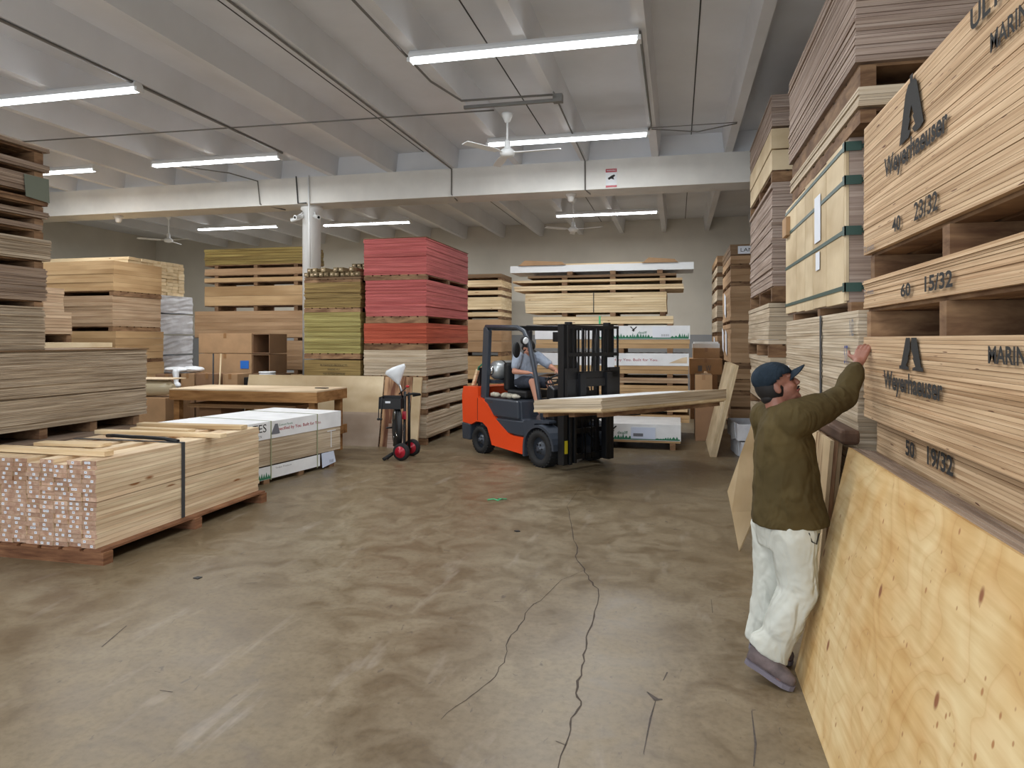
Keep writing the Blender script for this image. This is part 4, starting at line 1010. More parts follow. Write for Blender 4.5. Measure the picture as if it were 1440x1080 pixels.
tag(obj('storage_crate', bx(-0.6, 0.6, -0.33, 0.33, 0, 1.155), 'cardboard_dark', None, (-8.44, 12.08, 0)), 'big plain box supporting the wide cardboard boxes behind the workbench', 'box')
tag(obj('storage_crate', bx(-0.2, 0.2, -0.33, 0.33, 0, 1.155), 'cardboard_dark', None, (-7.63, 12.08, 0)), 'narrow plain box under the open-ended boxes behind the workbench', 'box')
for k, (x0, x1, z1, lab) in enumerate(((-9.45, -8.95, 1.17, 'small carton at the left of the row behind the workbench'), (-8.90, -8.62, 1.19, 'small carton second in the row behind the workbench'), (-8.58, -8.12, 1.19, 'small carton third in the row behind the workbench'), (-8.02, -7.72, 1.19, 'small carton beside the white bucket behind the workbench'))):
    carton(x0, x1, 11.1, 11.5, 0.78, z1, lab, 'cardboard' if k % 2 else 'cardboard_dark')
    carton(x0, x1, 11.1, 11.5, 0.0, 0.775, 'lower ' + lab.replace('small ', 'tall '), 'cardboard_dark')
tag(obj('parts_bin', bx(-0.12, 0.12, -0.2, 0.2, 0, 0.17), 'black', None, (-7.67, 11.5, 0.95), bevel=0.01), 'black bin of hardware left of the white bucket', 'bin')
tag(obj('shelf_cart', bx(-0.44, 0.44, -0.25, 0.25, 0, 0.945), 'black', None, (-7.25, 11.48, 0.0), bevel=0.01), 'black cabinet under the white bucket behind the workbench', 'cabinet')
t = thing('bucket', 'white plastic bucket with lid behind the workbench', 'bucket', (-7.38, 11.52, 0.946))
bm = B(); lathe(bm, [(0.125, 0), (0.14, 0.2), (0.15, 0.205), (0.15, 0.22), (0.142, 0.225), (0.143, 0.25)], (0,0,0)); obj('body', bm, 'plastic_white', t)
bm = B(); lathe(bm, [(0.152, 0.251), (0.152, 0.27), (0.14, 0.275)], (0,0,0)); obj('lid', bm, 'plastic_white', t)
bm = B(); tube(bm, [(-0.15, 0, 0.21), (-0.12, -0.1, 0.12), (0, -0.155, 0.08), (0.12, -0.1, 0.12), (0.15, 0, 0.21)], 0.004, 6); obj('handle', bm, 'chrome', t)
for x, lab, m in ((-8.06, 'black broom handle standing behind the workbench', 'black'), (-7.98, 'pale wooden broom handle standing behind the workbench', 'light_panel')):
    bm = B(); tube(bm, [(0, 0, 0.0), (-0.08 if m == 'black' else 0, 0.12, 1.56)], 0.014, 8); tag(obj('broom_handle', bm, m, None, (x, 10.88, 0)), lab, 'broom handle')
# white bag on the bench's left back
t = thing('plastic_bag', 'crumpled white plastic bag draped behind the left end of the workbench', 'plastic bag', (-8.9, 10.85, 0.93))
bm = B(); ellipsoid(bm, (-0.22, 0.42, 0.325), (0.26, 0.13, 0.05)); ellipsoid(bm, (0.12, 0.42, 0.33), (0.24, 0.13, 0.06)); ellipsoid(bm, (-0.04, 0.28, 0.32), (0.13, 0.10, 0.04)); limb(bm, (-0.04, 0.17, 0.29), (0.0, 0.13, 0.08), 0.06, 0.035); ellipsoid(bm, (0.02, 0.13, 0.05), (0.075, 0.05, 0.055))
for v in bm.verts: v.co += Vector((random.uniform(-1, 1), random.uniform(-1, 1), random.uniform(-1, 1)))*0.008
solid(obj('bag', bm, 'plastic_bag', t), 0.012, 3)
# film-wrapped roll and box left of the workbench
t = thing('wrapped_roll', 'shiny film-wrapped roll left of the workbench', 'wrapped roll', (-8.65, 10.0, 0.885))
bm = B(); lathe(bm, [(0.05, -0.5), (0.12, -0.42), (0.14, 0), (0.12, 0.42), (0.05, 0.5)], (0, 0, 0.12), (1, 0, 0.03), 20)
for v in bm.verts: v.co += Vector((0, random.uniform(-1, 1), random.uniform(-1, 1)))*0.01
obj('film', bm, 'film', t); obj('top_board', bx(-0.6, 0.5, -0.15, 0.3, 0.262, 0.28), 'bench_top', t)
carton(-9.2, -8.15, 9.8, 10.4, 0.0, 0.855, 'tall carton under the film-wrapped roll left of the workbench')

# big grey-edged stack, long side to the aisle
D0 = 4.3; DY1 = 7.03
WD = 'in the long stack behind the foreground lumber bundle'
pallet('wooden pallet on the floor under the long left stack', -7.3, -6.12, D0, DY1, 0, 0.12, 'x', 3)
bundle(PB, 'lower brown bundle %s' % WD, 'plywood bundle', -7.3, -6.08, D0, DY1, 0.12, 0.83, 14, 'brown_ply', jit=0.006)
pallet('bearers between the two bundles of the long left stack', -7.3, -6.12, D0, DY1, 0.83, 0.94, 'x', 5, decks=False, inset=0.1)
bundle(PB, 'big grey-edged plywood bundle %s' % WD, 'plywood bundle', -7.3, -6.10, D0, DY1, 0.94, 1.70, 48, 'grey_ply', jit=0.008)
tag(obj('cover_sheet', bx(-7.32, -6.08, D0, DY1+0.01, 0, 0.012), 'mdf_dark', None, (0, 0, 1.702)), 'thin dark cover sheet on the big grey-edged bundle', 'cover sheet')
WE = 'in the tall stack at the left edge'
EY1 = 5.70; EY0 = 3.9
es = [(1.715, 2.14, 26, 'grey_ply', 'lowest grey bundle', PB, 'plywood bundle', (0, 0.0, 0, -0.02)),
      (2.20, 2.52, 20, 'brown_ply', 'second lowest brown bundle', PB, 'plywood bundle', (0, 0, 0, 0)),
      (2.60, 2.81, 12, 'grey_ply', 'third lowest rounded bundle', PB, 'plywood bundle', (0, 0, 0, 0.05)),
      (2.90, 2.95, 3, 'brown_ply', 'thin lower bundle', PB, 'plywood bundle', (0, 0, 0, -0.04)),
      (3.02, 3.08, 3, 'brown_ply', 'thin second bundle', PB, 'plywood bundle', (0, 0, 0, 0.02)),
      (3.145, 3.205, 3, 'pallet_wood', 'thin third bundle', PB, 'plywood bundle', (0, 0, 0, 0.02)),
      (3.26, 3.42, 7, 'brown_ply', 'green-tagged bundle', PB, 'plywood bundle', (0, 0, 0, 0.0)),
      (3.48, 3.55, 3, 'brown_ply', 'second highest thin bundle', PB, 'plywood bundle', (0, 0, 0, 0.03)),
      (3.68, 3.72, 2, 'brown_ply', 'topmost thin bundle', PB, 'plywood bundle', (0, 0, 0, 0.03))]
eo = []
prev = None
for L in es:
    if prev is not None: pallet('wooden pallet under the %s, %s' % (L[4], WE), -7.3, -6.14, EY0, EY1-0.02, prev, L[0], 'x', 3, wid=0.05)
    o_ = L[7]; eo.append(bundle(PB, '%s, %s' % (L[4], WE), 'plywood bundle', -7.32, -6.12, EY0, EY1+o_[3], L[0], L[1], L[2], L[3], jit=0.008)); prev = L[1]
g_ = eo[6]; bm = B(); prism(bm, [(0.66, -0.06), (0.92, -0.08), (0.91, 0.155), (0.64, 0.15)], 'x', 0.612, 0.616)
for v in bm.verts: v.co.y -= 0.0
obj('green_tag', bm, 'green_grey', g_)
bm = B(); ellipsoid(bm, (0, 0, 0), (0.05, 0.1, 0.07)); 
for v in bm.verts: v.co += Vector((random.uniform(-1, 1), random.uniform(-1, 1), random.uniform(-1, 1)))*0.012
tag(obj('plastic_scrap', bm, 'plastic_white', None, (-6.10, 4.98, 3.61)), 'white plastic scrap stuck in the top pallet at the left edge', 'plastic scrap')

# pinkish small stack and MDF stack
WG = 'in the thin-board stack at left'
stack(WG, -10.4, -9.2, 7.2, 8.87, 'x', [
    (0.13, 1.68, 14, 'mdf_pink', 'hidden lower board bundle', PB, 'plywood bundle'),
    (1.69, 1.77, 1, 'light_panel', 'white board', PB, 'plywood bundle', (0, 0.0, 0, 0.95)),
    (1.90, 2.24, 7, 'mdf_pink', 'lower pinkish board bundle', PB, 'plywood bundle', (0, 0, 0, 0.14)),
    (2.24, 2.60, 8, 'mdf_pink', 'upper pinkish board bundle', PB, 'plywood bundle', (0, 0, 0, 0))], n_str=3)
WF = 'in the tan stack at left'
stack(WF, -12.44, -10.0, 10.7, 11.92, 'y', [
    (0.13, 0.80, 5, 'mdf', 'lowest tan panel bundle', MB_, 'panel bundle'),
    (0.90, 1.38, 4, 'mdf', 'second lowest tan panel bundle', MB_, 'panel bundle', (0, 0.06, 0, 0)),
    (1.45, 1.97, 4, 'mdf', 'olive-tan panel bundle', MB_, 'panel bundle', (0, 0.04, 0, 0)),
    (2.06, 2.62, 9, 'mdf_pink', 'pinkish tan panel bundle', MB_, 'panel bundle', (0.2, -0.02, 0, 0)),
    (2.71, 3.26, 7, 'mdf', 'topmost tan panel bundle', MB_, 'panel bundle')])
WH = 'in the wrapped stack behind the tan panels'
for z0, z1, lab in ((0.135, 0.62, 'lowest hidden wrapped bundle'), (0.66, 1.06, 'second hidden wrapped bundle'), (1.10, 1.46, 'lower plain wrapped bundle'), (1.50, 1.90, 'third highest white-wrapped bundle'), (1.94, 2.36, 'second highest white-wrapped bundle'), (2.40, 2.78, 'topmost white-wrapped bundle')):
    t = thing('wrapped_bundle', '%s, %s' % (lab, WH), 'wrapped bundle', (-12.0, 13.1, z0)); bm = B(); box(bm, -1.2, 1.2, -0.75, 0.77, 0, z1-z0); bmesh.ops.subdivide_edges(bm, edges=bm.edges[:], cuts=6, use_grid_fill=True)
    for v in bm.verts: v.co += Vector((random.uniform(-1, 1)*0.012, random.uniform(-1, 1)*0.012, random.uniform(-1, 0.2)*0.01))
    obj('wrapping', bm, 'white_wrap', t)
pallet('pallet under the wrapped stack behind the tan panels', -13.2, -10.8, 12.35, 13.85, 0, 0.115, 'x', 3)
t = thing('lumber_bundle', 'board-end bundle on top of the white-wrapped bundles', 'lumber bundle', (-12.05, 12.95, 2.79)); me = None; k = 0
for zi in range(10):
    for yi in range(9):
        if me is None: o = obj('board', bx(-1.15, 1.05, 0, 0.182, 0, 0.068), 'pine_w', t); me = o.data
        else: o = bpy.data.objects.new('board', me); COL.objects.link(o); o.parent = t
        o.location = (random.uniform(-0.02, 0.02), -0.8 + yi*0.187, zi*0.073 + (0.008 if zi > 4 else 0))

# ================================================================ FORKLIFT
FL = thing('forklift', 'orange and dark grey forklift carrying a sheet load in the aisle', 'forklift', (-1.56, 10.16, 0), R(-38.4))
def fp(name, bm, mat, parent=FL, label=None, bevel=0): return obj(name, bm, mat, parent, None, label, bevel)
HW = 0.50
# wheels
def wheel(name, x, y, r_, wd, lab=None):
    w_ = fp(name, None or B(), 'rubber', FL, lab); 
    bm = B(); lathe(bm, [(r_*0.62, -wd/2), (r_*0.93, -wd/2), (r_, -wd/2+0.03), (r_, wd/2-0.03), (r_*0.93, wd/2), (r_*0.62, wd/2)], (x, y, r_), (0, 1, 0), 36, cap=False)
    for k in range(28):
        a = 2*math.pi*k/28
        for s_ in (-1, 1):
            M = Matrix.Translation((x, y, r_)) @ Matrix.Rotation(a + (0.06 if s_ > 0 else 0), 4, 'Y')
            box(bm, -0.014, 0.014, (0 if s_ > 0 else -wd/2+0.01), (wd/2-0.01 if s_ > 0 else 0), r_-0.012, r_+0.008, 0, M)
    bmesh.ops.recalc_face_normals(bm, faces=bm.faces[:]); bm.to_mesh(w_.data); bm.free()
    s_ = -1 if y < 0 else 1
    bm = B(); lathe(bm, [(r_*0.62, -wd/2+0.03), (r_*0.62, wd/2-0.05), (r_*0.40, wd/2-0.08), (r_*0.30, wd/2-0.02), (r_*0.12, wd/2-0.01), (r_*0.10, wd/2+0.01)], (x, y, r_), (0, s_, 0), 28)
    h = obj('hub', bm, 'fork_grey', w_)
    bm = B()
    for k in range(6):
        a = k*math.pi/3; lathe(bm, [(0.012, wd/2-0.03), (0.012, wd/2-0.005)], (x+math.cos(a)*r_*0.24, y, r_+math.sin(a)*r_*0.24), (0, s_, 0), 8)
    obj('bolt', bm, 'black_steel', h).name = 'bolt_ring'
    return w_
for s_ in (-1, 1):
    wheel('front_wheel', 0, s_*0.46, 0.265, 0.22); wheel('rear_wheel', -1.52, s_*0.42, 0.215, 0.17)
# orange side bodies: counterweight and flank
outline = [(-2.0, 0.46), (-2.02, 0.90), (-1.98, 1.05), (-1.58, 1.05), (-1.57, 0.90), (-1.45, 0.865), (-1.33, 0.80), (-1.16, 0.62), (-0.80, 0.40), (-0.70, 0.37), (-0.42, 0.37), (-0.42, 0.12), (-1.20, 0.17), (-1.24, 0.30), (-1.32, 0.43), (-1.45, 0.50), (-1.62, 0.50), (-1.76, 0.44)]
for s_ in (-1, 1):
    y0, y1 = (HW*s_, (HW-0.06)*s_); bm = B(); prism(bm, outline, 'y', min(y0, y1), max(y0, y1)); bmesh.ops.triangulate(bm, faces=[f for f in bm.faces if len(f.verts) > 4]); fp('side_panel', bm, 'fork_orange', bevel=0.0)
    bm = B(); prism(bm, [(-1.585, 0.52), (-1.575, 0.52), (-1.575, 0.88), (-1.585, 0.88)], 'y', s_*(HW+0.001)-0.001, s_*(HW+0.001)+0.001); fp('panel_gap', bm, 'black')
bm = B(); prism(bm, [(-2.0, 0.46), (-2.02, 0.92), (-1.97, 1.05), (-1.60, 1.05), (-1.60, 0.55), (-1.75, 0.46)], 'y', -HW+0.06, HW-0.06); fp('counterweight', bm, 'fork_orange', bevel=0.02)
bm = B(); prism(bm, [(-2.01, 0.18), (-2.03, 0.45), (-1.78, 0.45), (-1.80, 0.18)], 'y', -HW-0.005, HW+0.005); fp('rear_bumper', bm, 'fork_grey', bevel=0.02)
# grey hull, hood and step
bm = B(); prism(bm, [(-1.60, 0.20), (-1.60, 0.90), (-1.40, 0.89), (-0.55, 0.89), (-0.53, 0.62), (-0.42, 0.60), (-0.40, 0.36), (-0.10, 0.34), (-0.10, 0.18)], 'y', -HW+0.065, HW-0.065); fp('hull', bm, 'fork_grey', bevel=0.015)
bm = B(); prism(bm, [(-1.42, 0.62), (-1.44, 0.90), (-0.58, 0.90), (-0.56, 0.62)], 'y', -HW+0.02, HW-0.02); fp('hood', bm, 'fork_grey', bevel=0.025)
bm = B(); prism(bm, [(-1.15, 0.59), (-0.80, 0.40), (-0.42, 0.39), (-0.42, 0.60)], 'y', -HW+0.01, HW-0.01); fp('step_panel', bm, 'fork_grey', bevel=0.01)
text('TOYOTA', FL, (0, 0, 0), (0.16, 0.03), '-y', 'chrome', 'maker_lettering').location = (-1.36, -HW+0.018, 0.82)
for s_ in (-1, 1):
    arc = [(0.34*math.cos(a), 0.265+0.34*math.sin(a)) for a in [R(x) for x in range(0, 181, 15)]]
    arc2 = [(0.30*math.cos(a), 0.265+0.30*math.sin(a)) for a in [R(x) for x in range(180, -1, -15)]]
    bm = B(); prism(bm, [(p[0], p[1]) for p in arc] + [(-0.34, 0.12), (-0.30, 0.12)] + arc2, 'y', min(s_*0.34, s_*0.58), max(s_*0.34, s_*0.58)); bmesh.ops.triangulate(bm, faces=[f for f in bm.faces if len(f.verts) > 4]); fp('fender', bm, 'fork_grey')
    bm = B(); prism(bm, [(-0.42, 0.62), (-0.40, 0.37), (-0.30, 0.50), (-0.15, 0.60), (0.15, 0.63), (0.15, 0.66), (-0.15, 0.66)], 'y', min(s_*0.36, s_*0.5), max(s_*0.36, s_*0.5)); bmesh.ops.triangulate(bm, faces=[f for f in bm.faces if len(f.verts) > 4]); fp('fender_deck', bm, 'fork_grey')
fp('floor_plate', bx(-0.42, 0.05, -0.36, 0.36, 0.50, 0.55), 'black_steel')
bm = B(); prism(bm, [(-0.12, 0.5), (0.10, 0.5), (0.10, 1.10), (0.0, 1.16), (-0.06, 1.12)], 'y', -0.36, 0.36); fp('dash', bm, 'black_steel', bevel=0.02)
# guard
for s_ in (-1, 1):
    bm = B(); prism(bm, [(-1.56, 0.88), (-1.42, 0.88), (-1.34, 1.95), (-1.45, 2.03), (-1.49, 1.99)], 'y', s_*0.42-0.035, s_*0.42+0.035); fp('rear_pillar', bm, 'fork_grey', bevel=0.01)
    bm = B(); tube(bm, [(-0.06, s_*0.42, 0.62), (-0.22, s_*0.42, 1.25), (-0.38, s_*0.42, 1.75), (-0.50, s_*0.42, 1.94), (-0.66, s_*0.42, 2.0), (-1.45, s_*0.42, 2.02)], 0.034, 10); fp('front_pillar', bm, 'fork_grey')
roof = fp('roof', bx(-1.46, -1.38, -0.45, 0.45, 1.96, 2.03), 'fork_grey')
for k in range(6):
    x = -1.28 + 0.13*k; bm = B(); box(bm, x-0.018, x+0.018, -0.42, 0.42, 1.97, 2.02); obj('roof_bar', bm, 'black_steel', roof)
obj('front_bar', bx(-0.62, -0.56, -0.42, 0.42, 1.95, 2.01), 'black_steel', roof)
# seat
bm = B(); box(bm, -1.14, -0.66, -0.25, 0.25, 0.91, 1.03); seat = fp('seat', bm, 'black', bevel=0.03)
bm = B(); box(bm, -1.24, -1.12, -0.25, 0.25, 1.0, 1.45); obj('seat_back', bm, 'black', seat, bevel=0.04)
t = fp('tank_cradle', bx(-1.62, -1.30, -0.36, 0.36, 1.12, 1.17), 'fork_grey')
bm = B(); lathe(bm, [(0.04, -0.36), (0.10, -0.34), (0.145, -0.27), (0.152, -0.2), (0.152, 0.22), (0.145, 0.29), (0.10, 0.35), (0.03, 0.37)], (-1.42, 0, 1.325), (0, 1, 0), 28)
tk = fp('gas_tank', bm, 'tank'); bm = B(); lathe(bm, [(0.075, -0.40), (0.08, -0.36), (0.08, -0.335)], (-1.42, 0, 1.325), (0, 1, 0), 20); obj('tank_collar', bm, 'chrome', tk)
bm = B(); lathe(bm, [(0.025, -0.44), (0.03, -0.40)], (-1.42, 0, 1.325), (0, 1, 0), 12); obj('valve', bm, 'black', tk)
for y in (-0.14, 0.16):
    bm = B(); lathe(bm, [(0.156, y-0.015), (0.156, y+0.015)], (-1.42, 0, 1.325), (0, 1, 0), 28); obj('tank_strap', bm, 'black_steel', tk)
bm = B(); box(bm, -1.86, -1.80, -0.30, -0.24, 1.05, 1.35); M_ = Matrix.Rotation(R(-14), 4, 'Y'); 
fp('rear_hook', bm, 'black_steel')
bm = B(); tube(bm, [(-1.95, -0.28, 1.06), (-1.80, -0.32, 1.36), (-1.70, -0.30, 1.42)], 0.016, 8); fp('hose', bm, 'ink_green')
bm = B(); prism(bm, [(-1.98, 1.06), (-1.92, 1.06), (-1.80, 1.30), (-1.85, 1.33)], 'y', -0.34, -0.30); fp('wood_scraper', bm, 'pine', label='pale wooden stick tucked behind the guard')
# steering
bm = B(); tube(bm, [(-0.02, 0, 1.08), (-0.22, 0, 1.20)], 0.025, 10); st = fp('steering_column', bm, 'black')
bm = B(); n_ = 28; P_ = [Vector((-0.24, 0, 1.21)) + Matrix.Rotation(R(-58), 3, 'Y') @ Vector((0.0, 0, 0)) + Matrix.Rotation(R(-25), 3, 'Y') @ Vector((0.16*math.cos(2*math.pi*k/n_), 0.16*math.sin(2*math.pi*k/n_), 0)) for k in range(n_+1)]
lathe(bm, [(0.165+0.014*math.cos(a), 0.014*math.sin(a)) for a in [k*math.pi/4 for k in range(8)]], (-0.25, 0, 1.22), (-0.5, 0, 0.86), 30, cap=False); tube(bm, [(-0.25, -0.16, 1.22), (-0.25, 0.16, 1.22)], 0.010, 6); obj('steering_wheel', bm, 'black', st)
for k in range(3):
    bm = B(); y = -0.30 + 0.05*k; tube(bm, [(-0.06, y, 1.08), (-0.14, y, 1.24)], 0.008, 6); ellipsoid(bm, (-0.145, y, 1.25), (0.018, 0.018, 0.022), seg=8, rings=6); fp('lever', bm, 'black')
# extras on the guard: work light, mirror, extinguisher
bm = B(); lathe(bm, [(0.03, -0.04), (0.06, -0.02), (0.065, 0.03)], (-0.42, -0.48, 1.80), (1, 0, -0.1), 18); hl = fp('work_light', bm, 'black'); bm = B(); lathe(bm, [(0.055, 0.031), (0.04, 0.045)], (-0.42, -0.48, 1.80), (1, 0, -0.1), 18); obj('lens', bm, 'plastic_white', hl)
bm = B(); ellipsoid(bm, (-0.58, -0.50, 1.66), (0.03, 0.07, 0.12)); fp('mirror', bm, 'black')
bm = B(); lathe(bm, [(0.052, 0), (0.056, 0.02), (0.056, 0.27), (0.045, 0.31), (0.02, 0.33)], (-0.28, 0.36, 1.52), (0, 0, 1), 18); ex = fp('fire_extinguisher', bm, 'red')
obj('instruction_label', bx(-0.31, -0.25, 0.295, 0.303, 1.62, 1.72), 'paper', ex); bm = B(); box(bm, -0.30, -0.25, 0.33, 0.39, 1.85, 1.90); obj('valve', bm, 'black', ex)
bm = B(); box(bm, -0.45, -0.30, 0.10, 0.24, 1.78, 1.93); fp('strobe_box', bm, 'black', bevel=0.01)
# mast
MX = 0.40
for s_ in (-1, 1):
    bm = B(); box(bm, MX-0.06, MX+0.06, s_*0.46-0.045, s_*0.46+0.03, 0.08, 2.03); fp('outer_rail', bm, 'black_steel', bevel=0.006)
    bm = B(); box(bm, MX-0.03, MX+0.08, s_*0.38-0.025, s_*0.38+0.025, 0.08, 2.06); fp('inner_rail', bm, 'black_steel', bevel=0.006)
    bm = B(); box(bm, MX+0.0, MX+0.10, s_*0.31-0.022, s_*0.31+0.022, 0.10, 2.0); fp('inner_rail', bm, 'black_steel', bevel=0.006)
    bm = B(); tube(bm, [(MX-0.05, s_*0.24, 0.15), (MX-0.05, s_*0.24, 1.95)], 0.042, 12); fp('lift_cylinder', bm, 'black')
    bm = B(); tube(bm, [(MX+0.05, s_*0.14, 0.2), (MX+0.05, s_*0.14, 1.98)], 0.011, 6); fp('chain', bm, 'black_steel')
    bm = B(); tube(bm, [(MX+0.03, s_*0.06, 0.12), (MX+0.03, s_*0.06, 1.2), (MX+0.05, s_*0.07, 1.95)], 0.010, 6); fp('hydraulic_hose', bm, 'black_gloss')
    bm = B(); tube(bm, [(MX-0.08, s_*0.36, 0.30), (-0.05, s_*0.36, 0.48)], 0.03, 10); fp('tilt_cylinder', bm, 'black')
for z_ in (0.16, 0.52, 0.70, 1.98): fp('mast_crossbar', bx(MX-0.06, MX-0.01, -0.44, 0.44, z_-0.035, z_+0.035), 'black_steel')
CX = MX + 0.10
for z_ in (0.93, 1.32): fp('carriage_plate', bx(CX, CX+0.05, -0.50, 0.50, z_-0.05, z_+0.05), 'black_steel')
for s_ in (-1, 1): fp('carriage_side', bx(CX, CX+0.05, s_*0.42-0.10, s_*0.42+0.10, 0.98, 1.42), 'black_steel')
fp('side_shift', bx(CX+0.01, CX+0.07, -0.20, 0.20, 1.16, 1.27), 'black')
br = fp('load_backrest', bx(CX+0.02, CX+0.05, -0.50, 0.50, 1.58, 1.63), 'black_steel')
obj('top_bar', bx(CX+0.02, CX+0.05, -0.50, 0.50, 1.97, 2.01), 'black_steel', br)
for k in range(11):
    y = -0.49 + 0.098*k; obj('upright', bx(CX+0.025, CX+0.045, y-0.011, y+0.011, 1.37, 1.97), 'black_steel', br)
obj('capacity_plate', bx(CX+0.052, CX+0.058, 0.26, 0.40, 1.42, 1.56), 'paper', br)
fp('warning_sticker', bx(MX+0.065, MX+0.068, -0.49, -0.435, 0.24, 0.42), 'yellow')
obj('plate', bx(CX-0.02, CX-0.01, -0.1, 0.1, 1.0, 1.1), 'black', FL)
for s_ in (-1, 1):
    bm = B(); prism(bm, [(CX+0.05, 0.755), (CX+1.08, 0.855), (CX+1.08, 0.868), (CX+0.10, 0.793), (CX+0.10, 1.35), (CX+0.05, 1.35)], 'y', s_*0.26-0.055, s_*0.26+0.055); fp('fork', bm, 'black_steel')
# rags on the hood
bm = B()
for k in range(7): ellipsoid(bm, (-1.30+0.10*k, -0.36+random.uniform(-.05, .05), 0.925), (0.07, 0.06, 0.025+0.02*random.random()), seg=10, rings=6)
for v in bm.verts: v.co += Vector((random.uniform(-1, 1), random.uniform(-1, 1), random.uniform(-0.3, 1)))*0.010
rg = obj('rag', bm, 'rag'); rg.parent = None; rg.location = FL.location + Vector((0, 0, 0.02)); rg.rotation_euler = FL.rotation_euler
tag(rg, 'heap of pale rags on the forklift hood beside the seat', 'rags')

# the load: pallet-like deck and sheets (own local frame, same heading)
LD = thing('pallet', 'yellowish wooden deck under the sheets on the forklift forks', 'pallet', (-1.56, 10.16, 0.751), R(-38.4)); LD.rotation_euler = (0, -R(4.9), R(-38.4))
LX0, LX1, LY0, LY1 = 0.62, 1.84, -1.17, 1.27
for x in (LX0+0.12, (LX0+LX1)/2, LX1-0.12): obj('bearer', bx(x-0.05, x+0.05, LY0+0.1, LY1-0.05, 0, 0.052), 'pallet_wood', LD)
obj('deck', bx(LX0+0.05, LX1-0.03, LY0+0.06, LY1, 0.053, 0.068), 'pine', LD)
for k in range(5):
    nm_ = ('lowest', 'second', 'third', 'fourth', 'topmost')[k]
    o = tag(obj('plywood_sheet', bx(LX0, LX1, LY0, LY1, 0, 0.030), 'pale_ply' if k else 'pine_w', None, (-1.56, 10.16, 0.821+0.031*k)), '%s sheet of the load on the forklift forks' % nm_, 'plywood sheet', None); o.rotation_euler = (0, -R(4.9), R(-38.4) + random.uniform(-0.004, 0.004))
bm = B(); prism(bm, [(LX0-0.0, -0.9), (LX1-0.1, -1.0), (LX1-0.06, 0.5), (LX0+0.5, 1.0), (LX0+0.1, 0.9)], 'z', 0, 0.004)
o = tag(obj('paper_sheet', bm, 'white_card', None, (-1.56, 10.16, 0.977)), 'white paper sheet lying on the load on the forks', 'paper'); o.rotation_euler = (0, -R(4.9), R(-38.4))

# ================================================================ STRAPPING CART
SC = thing('strapping_cart', 'black strapping cart with red wheels standing before the pale leaning sheet', 'cart', (-4.12, 10.0, 0), R(8))
def sp(name, bm, mat, parent=SC, bevel=0): return obj(name, bm, mat, parent, None, None, bevel)
for k, (x, y) in enumerate(((0.07, -0.22), (0.13, 0.22))):
    bm = B(); lathe(bm, [(0.06, -0.045), (0.115, -0.045), (0.13, -0.025), (0.13, 0.025), (0.115, 0.045), (0.06, 0.045)], (x, y, 0.13), (0.25, 1, 0), 28); wl = sp('wheel', bm, 'rubber')
    bm = B(); lathe(bm, [(0.09, -0.04), (0.085, -0.05), (0.03, -0.052), (0.025, -0.075), (0.01, -0.08)], (x, y, 0.13), (0.25, 1, 0), 24); obj('hub', bm, 'crimson', wl)
bm = B(); tube(bm, [(0.10, -0.20, 0.13), (0.13, 0.20, 0.13)], 0.015, 8); sp('axle', bm, 'black_steel')
bm = B(); tube(bm, [(-0.16, -0.2, 0.02), (-0.04, -0.1, 0.12), (0.06, 0, 0.16), (0.07, 0, 1.02)], 0.022, 8); tube(bm, [(0.12, 0.06, 0.12), (0.12, 0.06, 1.0)], 0.022, 8); sp('frame', bm, 'black_steel')
bm = B(); tube(bm, [(-0.20, -0.25, 0.015), (-0.08, -0.15, 0.09)], 0.028, 8); sp('foot', bm, 'rubber')
bm = B(); lathe(bm, [(0.10, -0.04), (0.30, -0.04), (0.315, -0.02), (0.315, 0.02), (0.30, 0.04), (0.10, 0.04)], (-0.06, 0.03, 0.46), (1, 0.42, 0), 36); cl = sp('strap_reel', bm, 'black')
bm = B(); lathe(bm, [(0.13, -0.055), (0.13, 0.055)], (-0.06, 0.03, 0.46), (1, 0.42, 0), 24); obj('coil', bm, 'rubber', cl)
for a in range(4):
    bm = B(); M_ = Matrix.Rotation(a*math.pi/2+0.3, 3, Vector((1, 0.42, 0)).normalized()); p0 = Vector((-0.10, 0.01, 0.46)); d = M_ @ Vector((0, 0, 1)); tube(bm, [p0 + d*0.08, p0 + d*0.31], 0.008, 6); obj('spoke', bm, 'chrome', cl)
bm = B(); box(bm, -0.30, 0.04, -0.14, 0.10, 0.76, 0.775); box(bm, -0.30, 0.04, -0.14, -0.13, 0.776, 0.92); box(bm, -0.30, 0.04, 0.09, 0.10, 0.776, 0.95); box(bm, -0.30, -0.29, -0.129, 0.089, 0.776, 0.94); box(bm, 0.03, 0.04, -0.129, 0.089, 0.776, 0.92); tr = sp('tool_tray', bm, 'black')
obj('tray_label', bx(-0.20, -0.12, -0.143, -0.141, 0.85, 0.88), 'paper', tr)
bm = B(); tube(bm, [(0.08, 0, 0.96), (0.20, -0.02, 0.99), (0.30, 0, 0.98), (0.30, 0.05, 0.97), (0.18, 0.05, 0.95)], 0.017, 8); sp('handle', bm, 'rubber')
bm = B(); tube(bm, [(-0.02, -0.02, 0.98), (0.10, -0.04, 1.08)], 0.009, 6); lv = sp('lever', bm, 'black_steel'); bm = B(); ellipsoid(bm, (0.12, -0.04, 1.10), (0.03, 0.02, 0.02), seg=10, rings=6); obj('knob', bm, 'red', lv)
for x in (-0.29, -0.25):
    bm = B(); tube(bm, [(x, -0.15, 0.94), (x-0.01, -0.16, 0.62), (x-0.03, -0.16, 0.61)], 0.007, 6); ellipsoid(bm, (x-0.01, -0.16, 0.61), (0.025, 0.02, 0.02), seg=8, rings=6); sp('hanging_tool', bm, 'black')
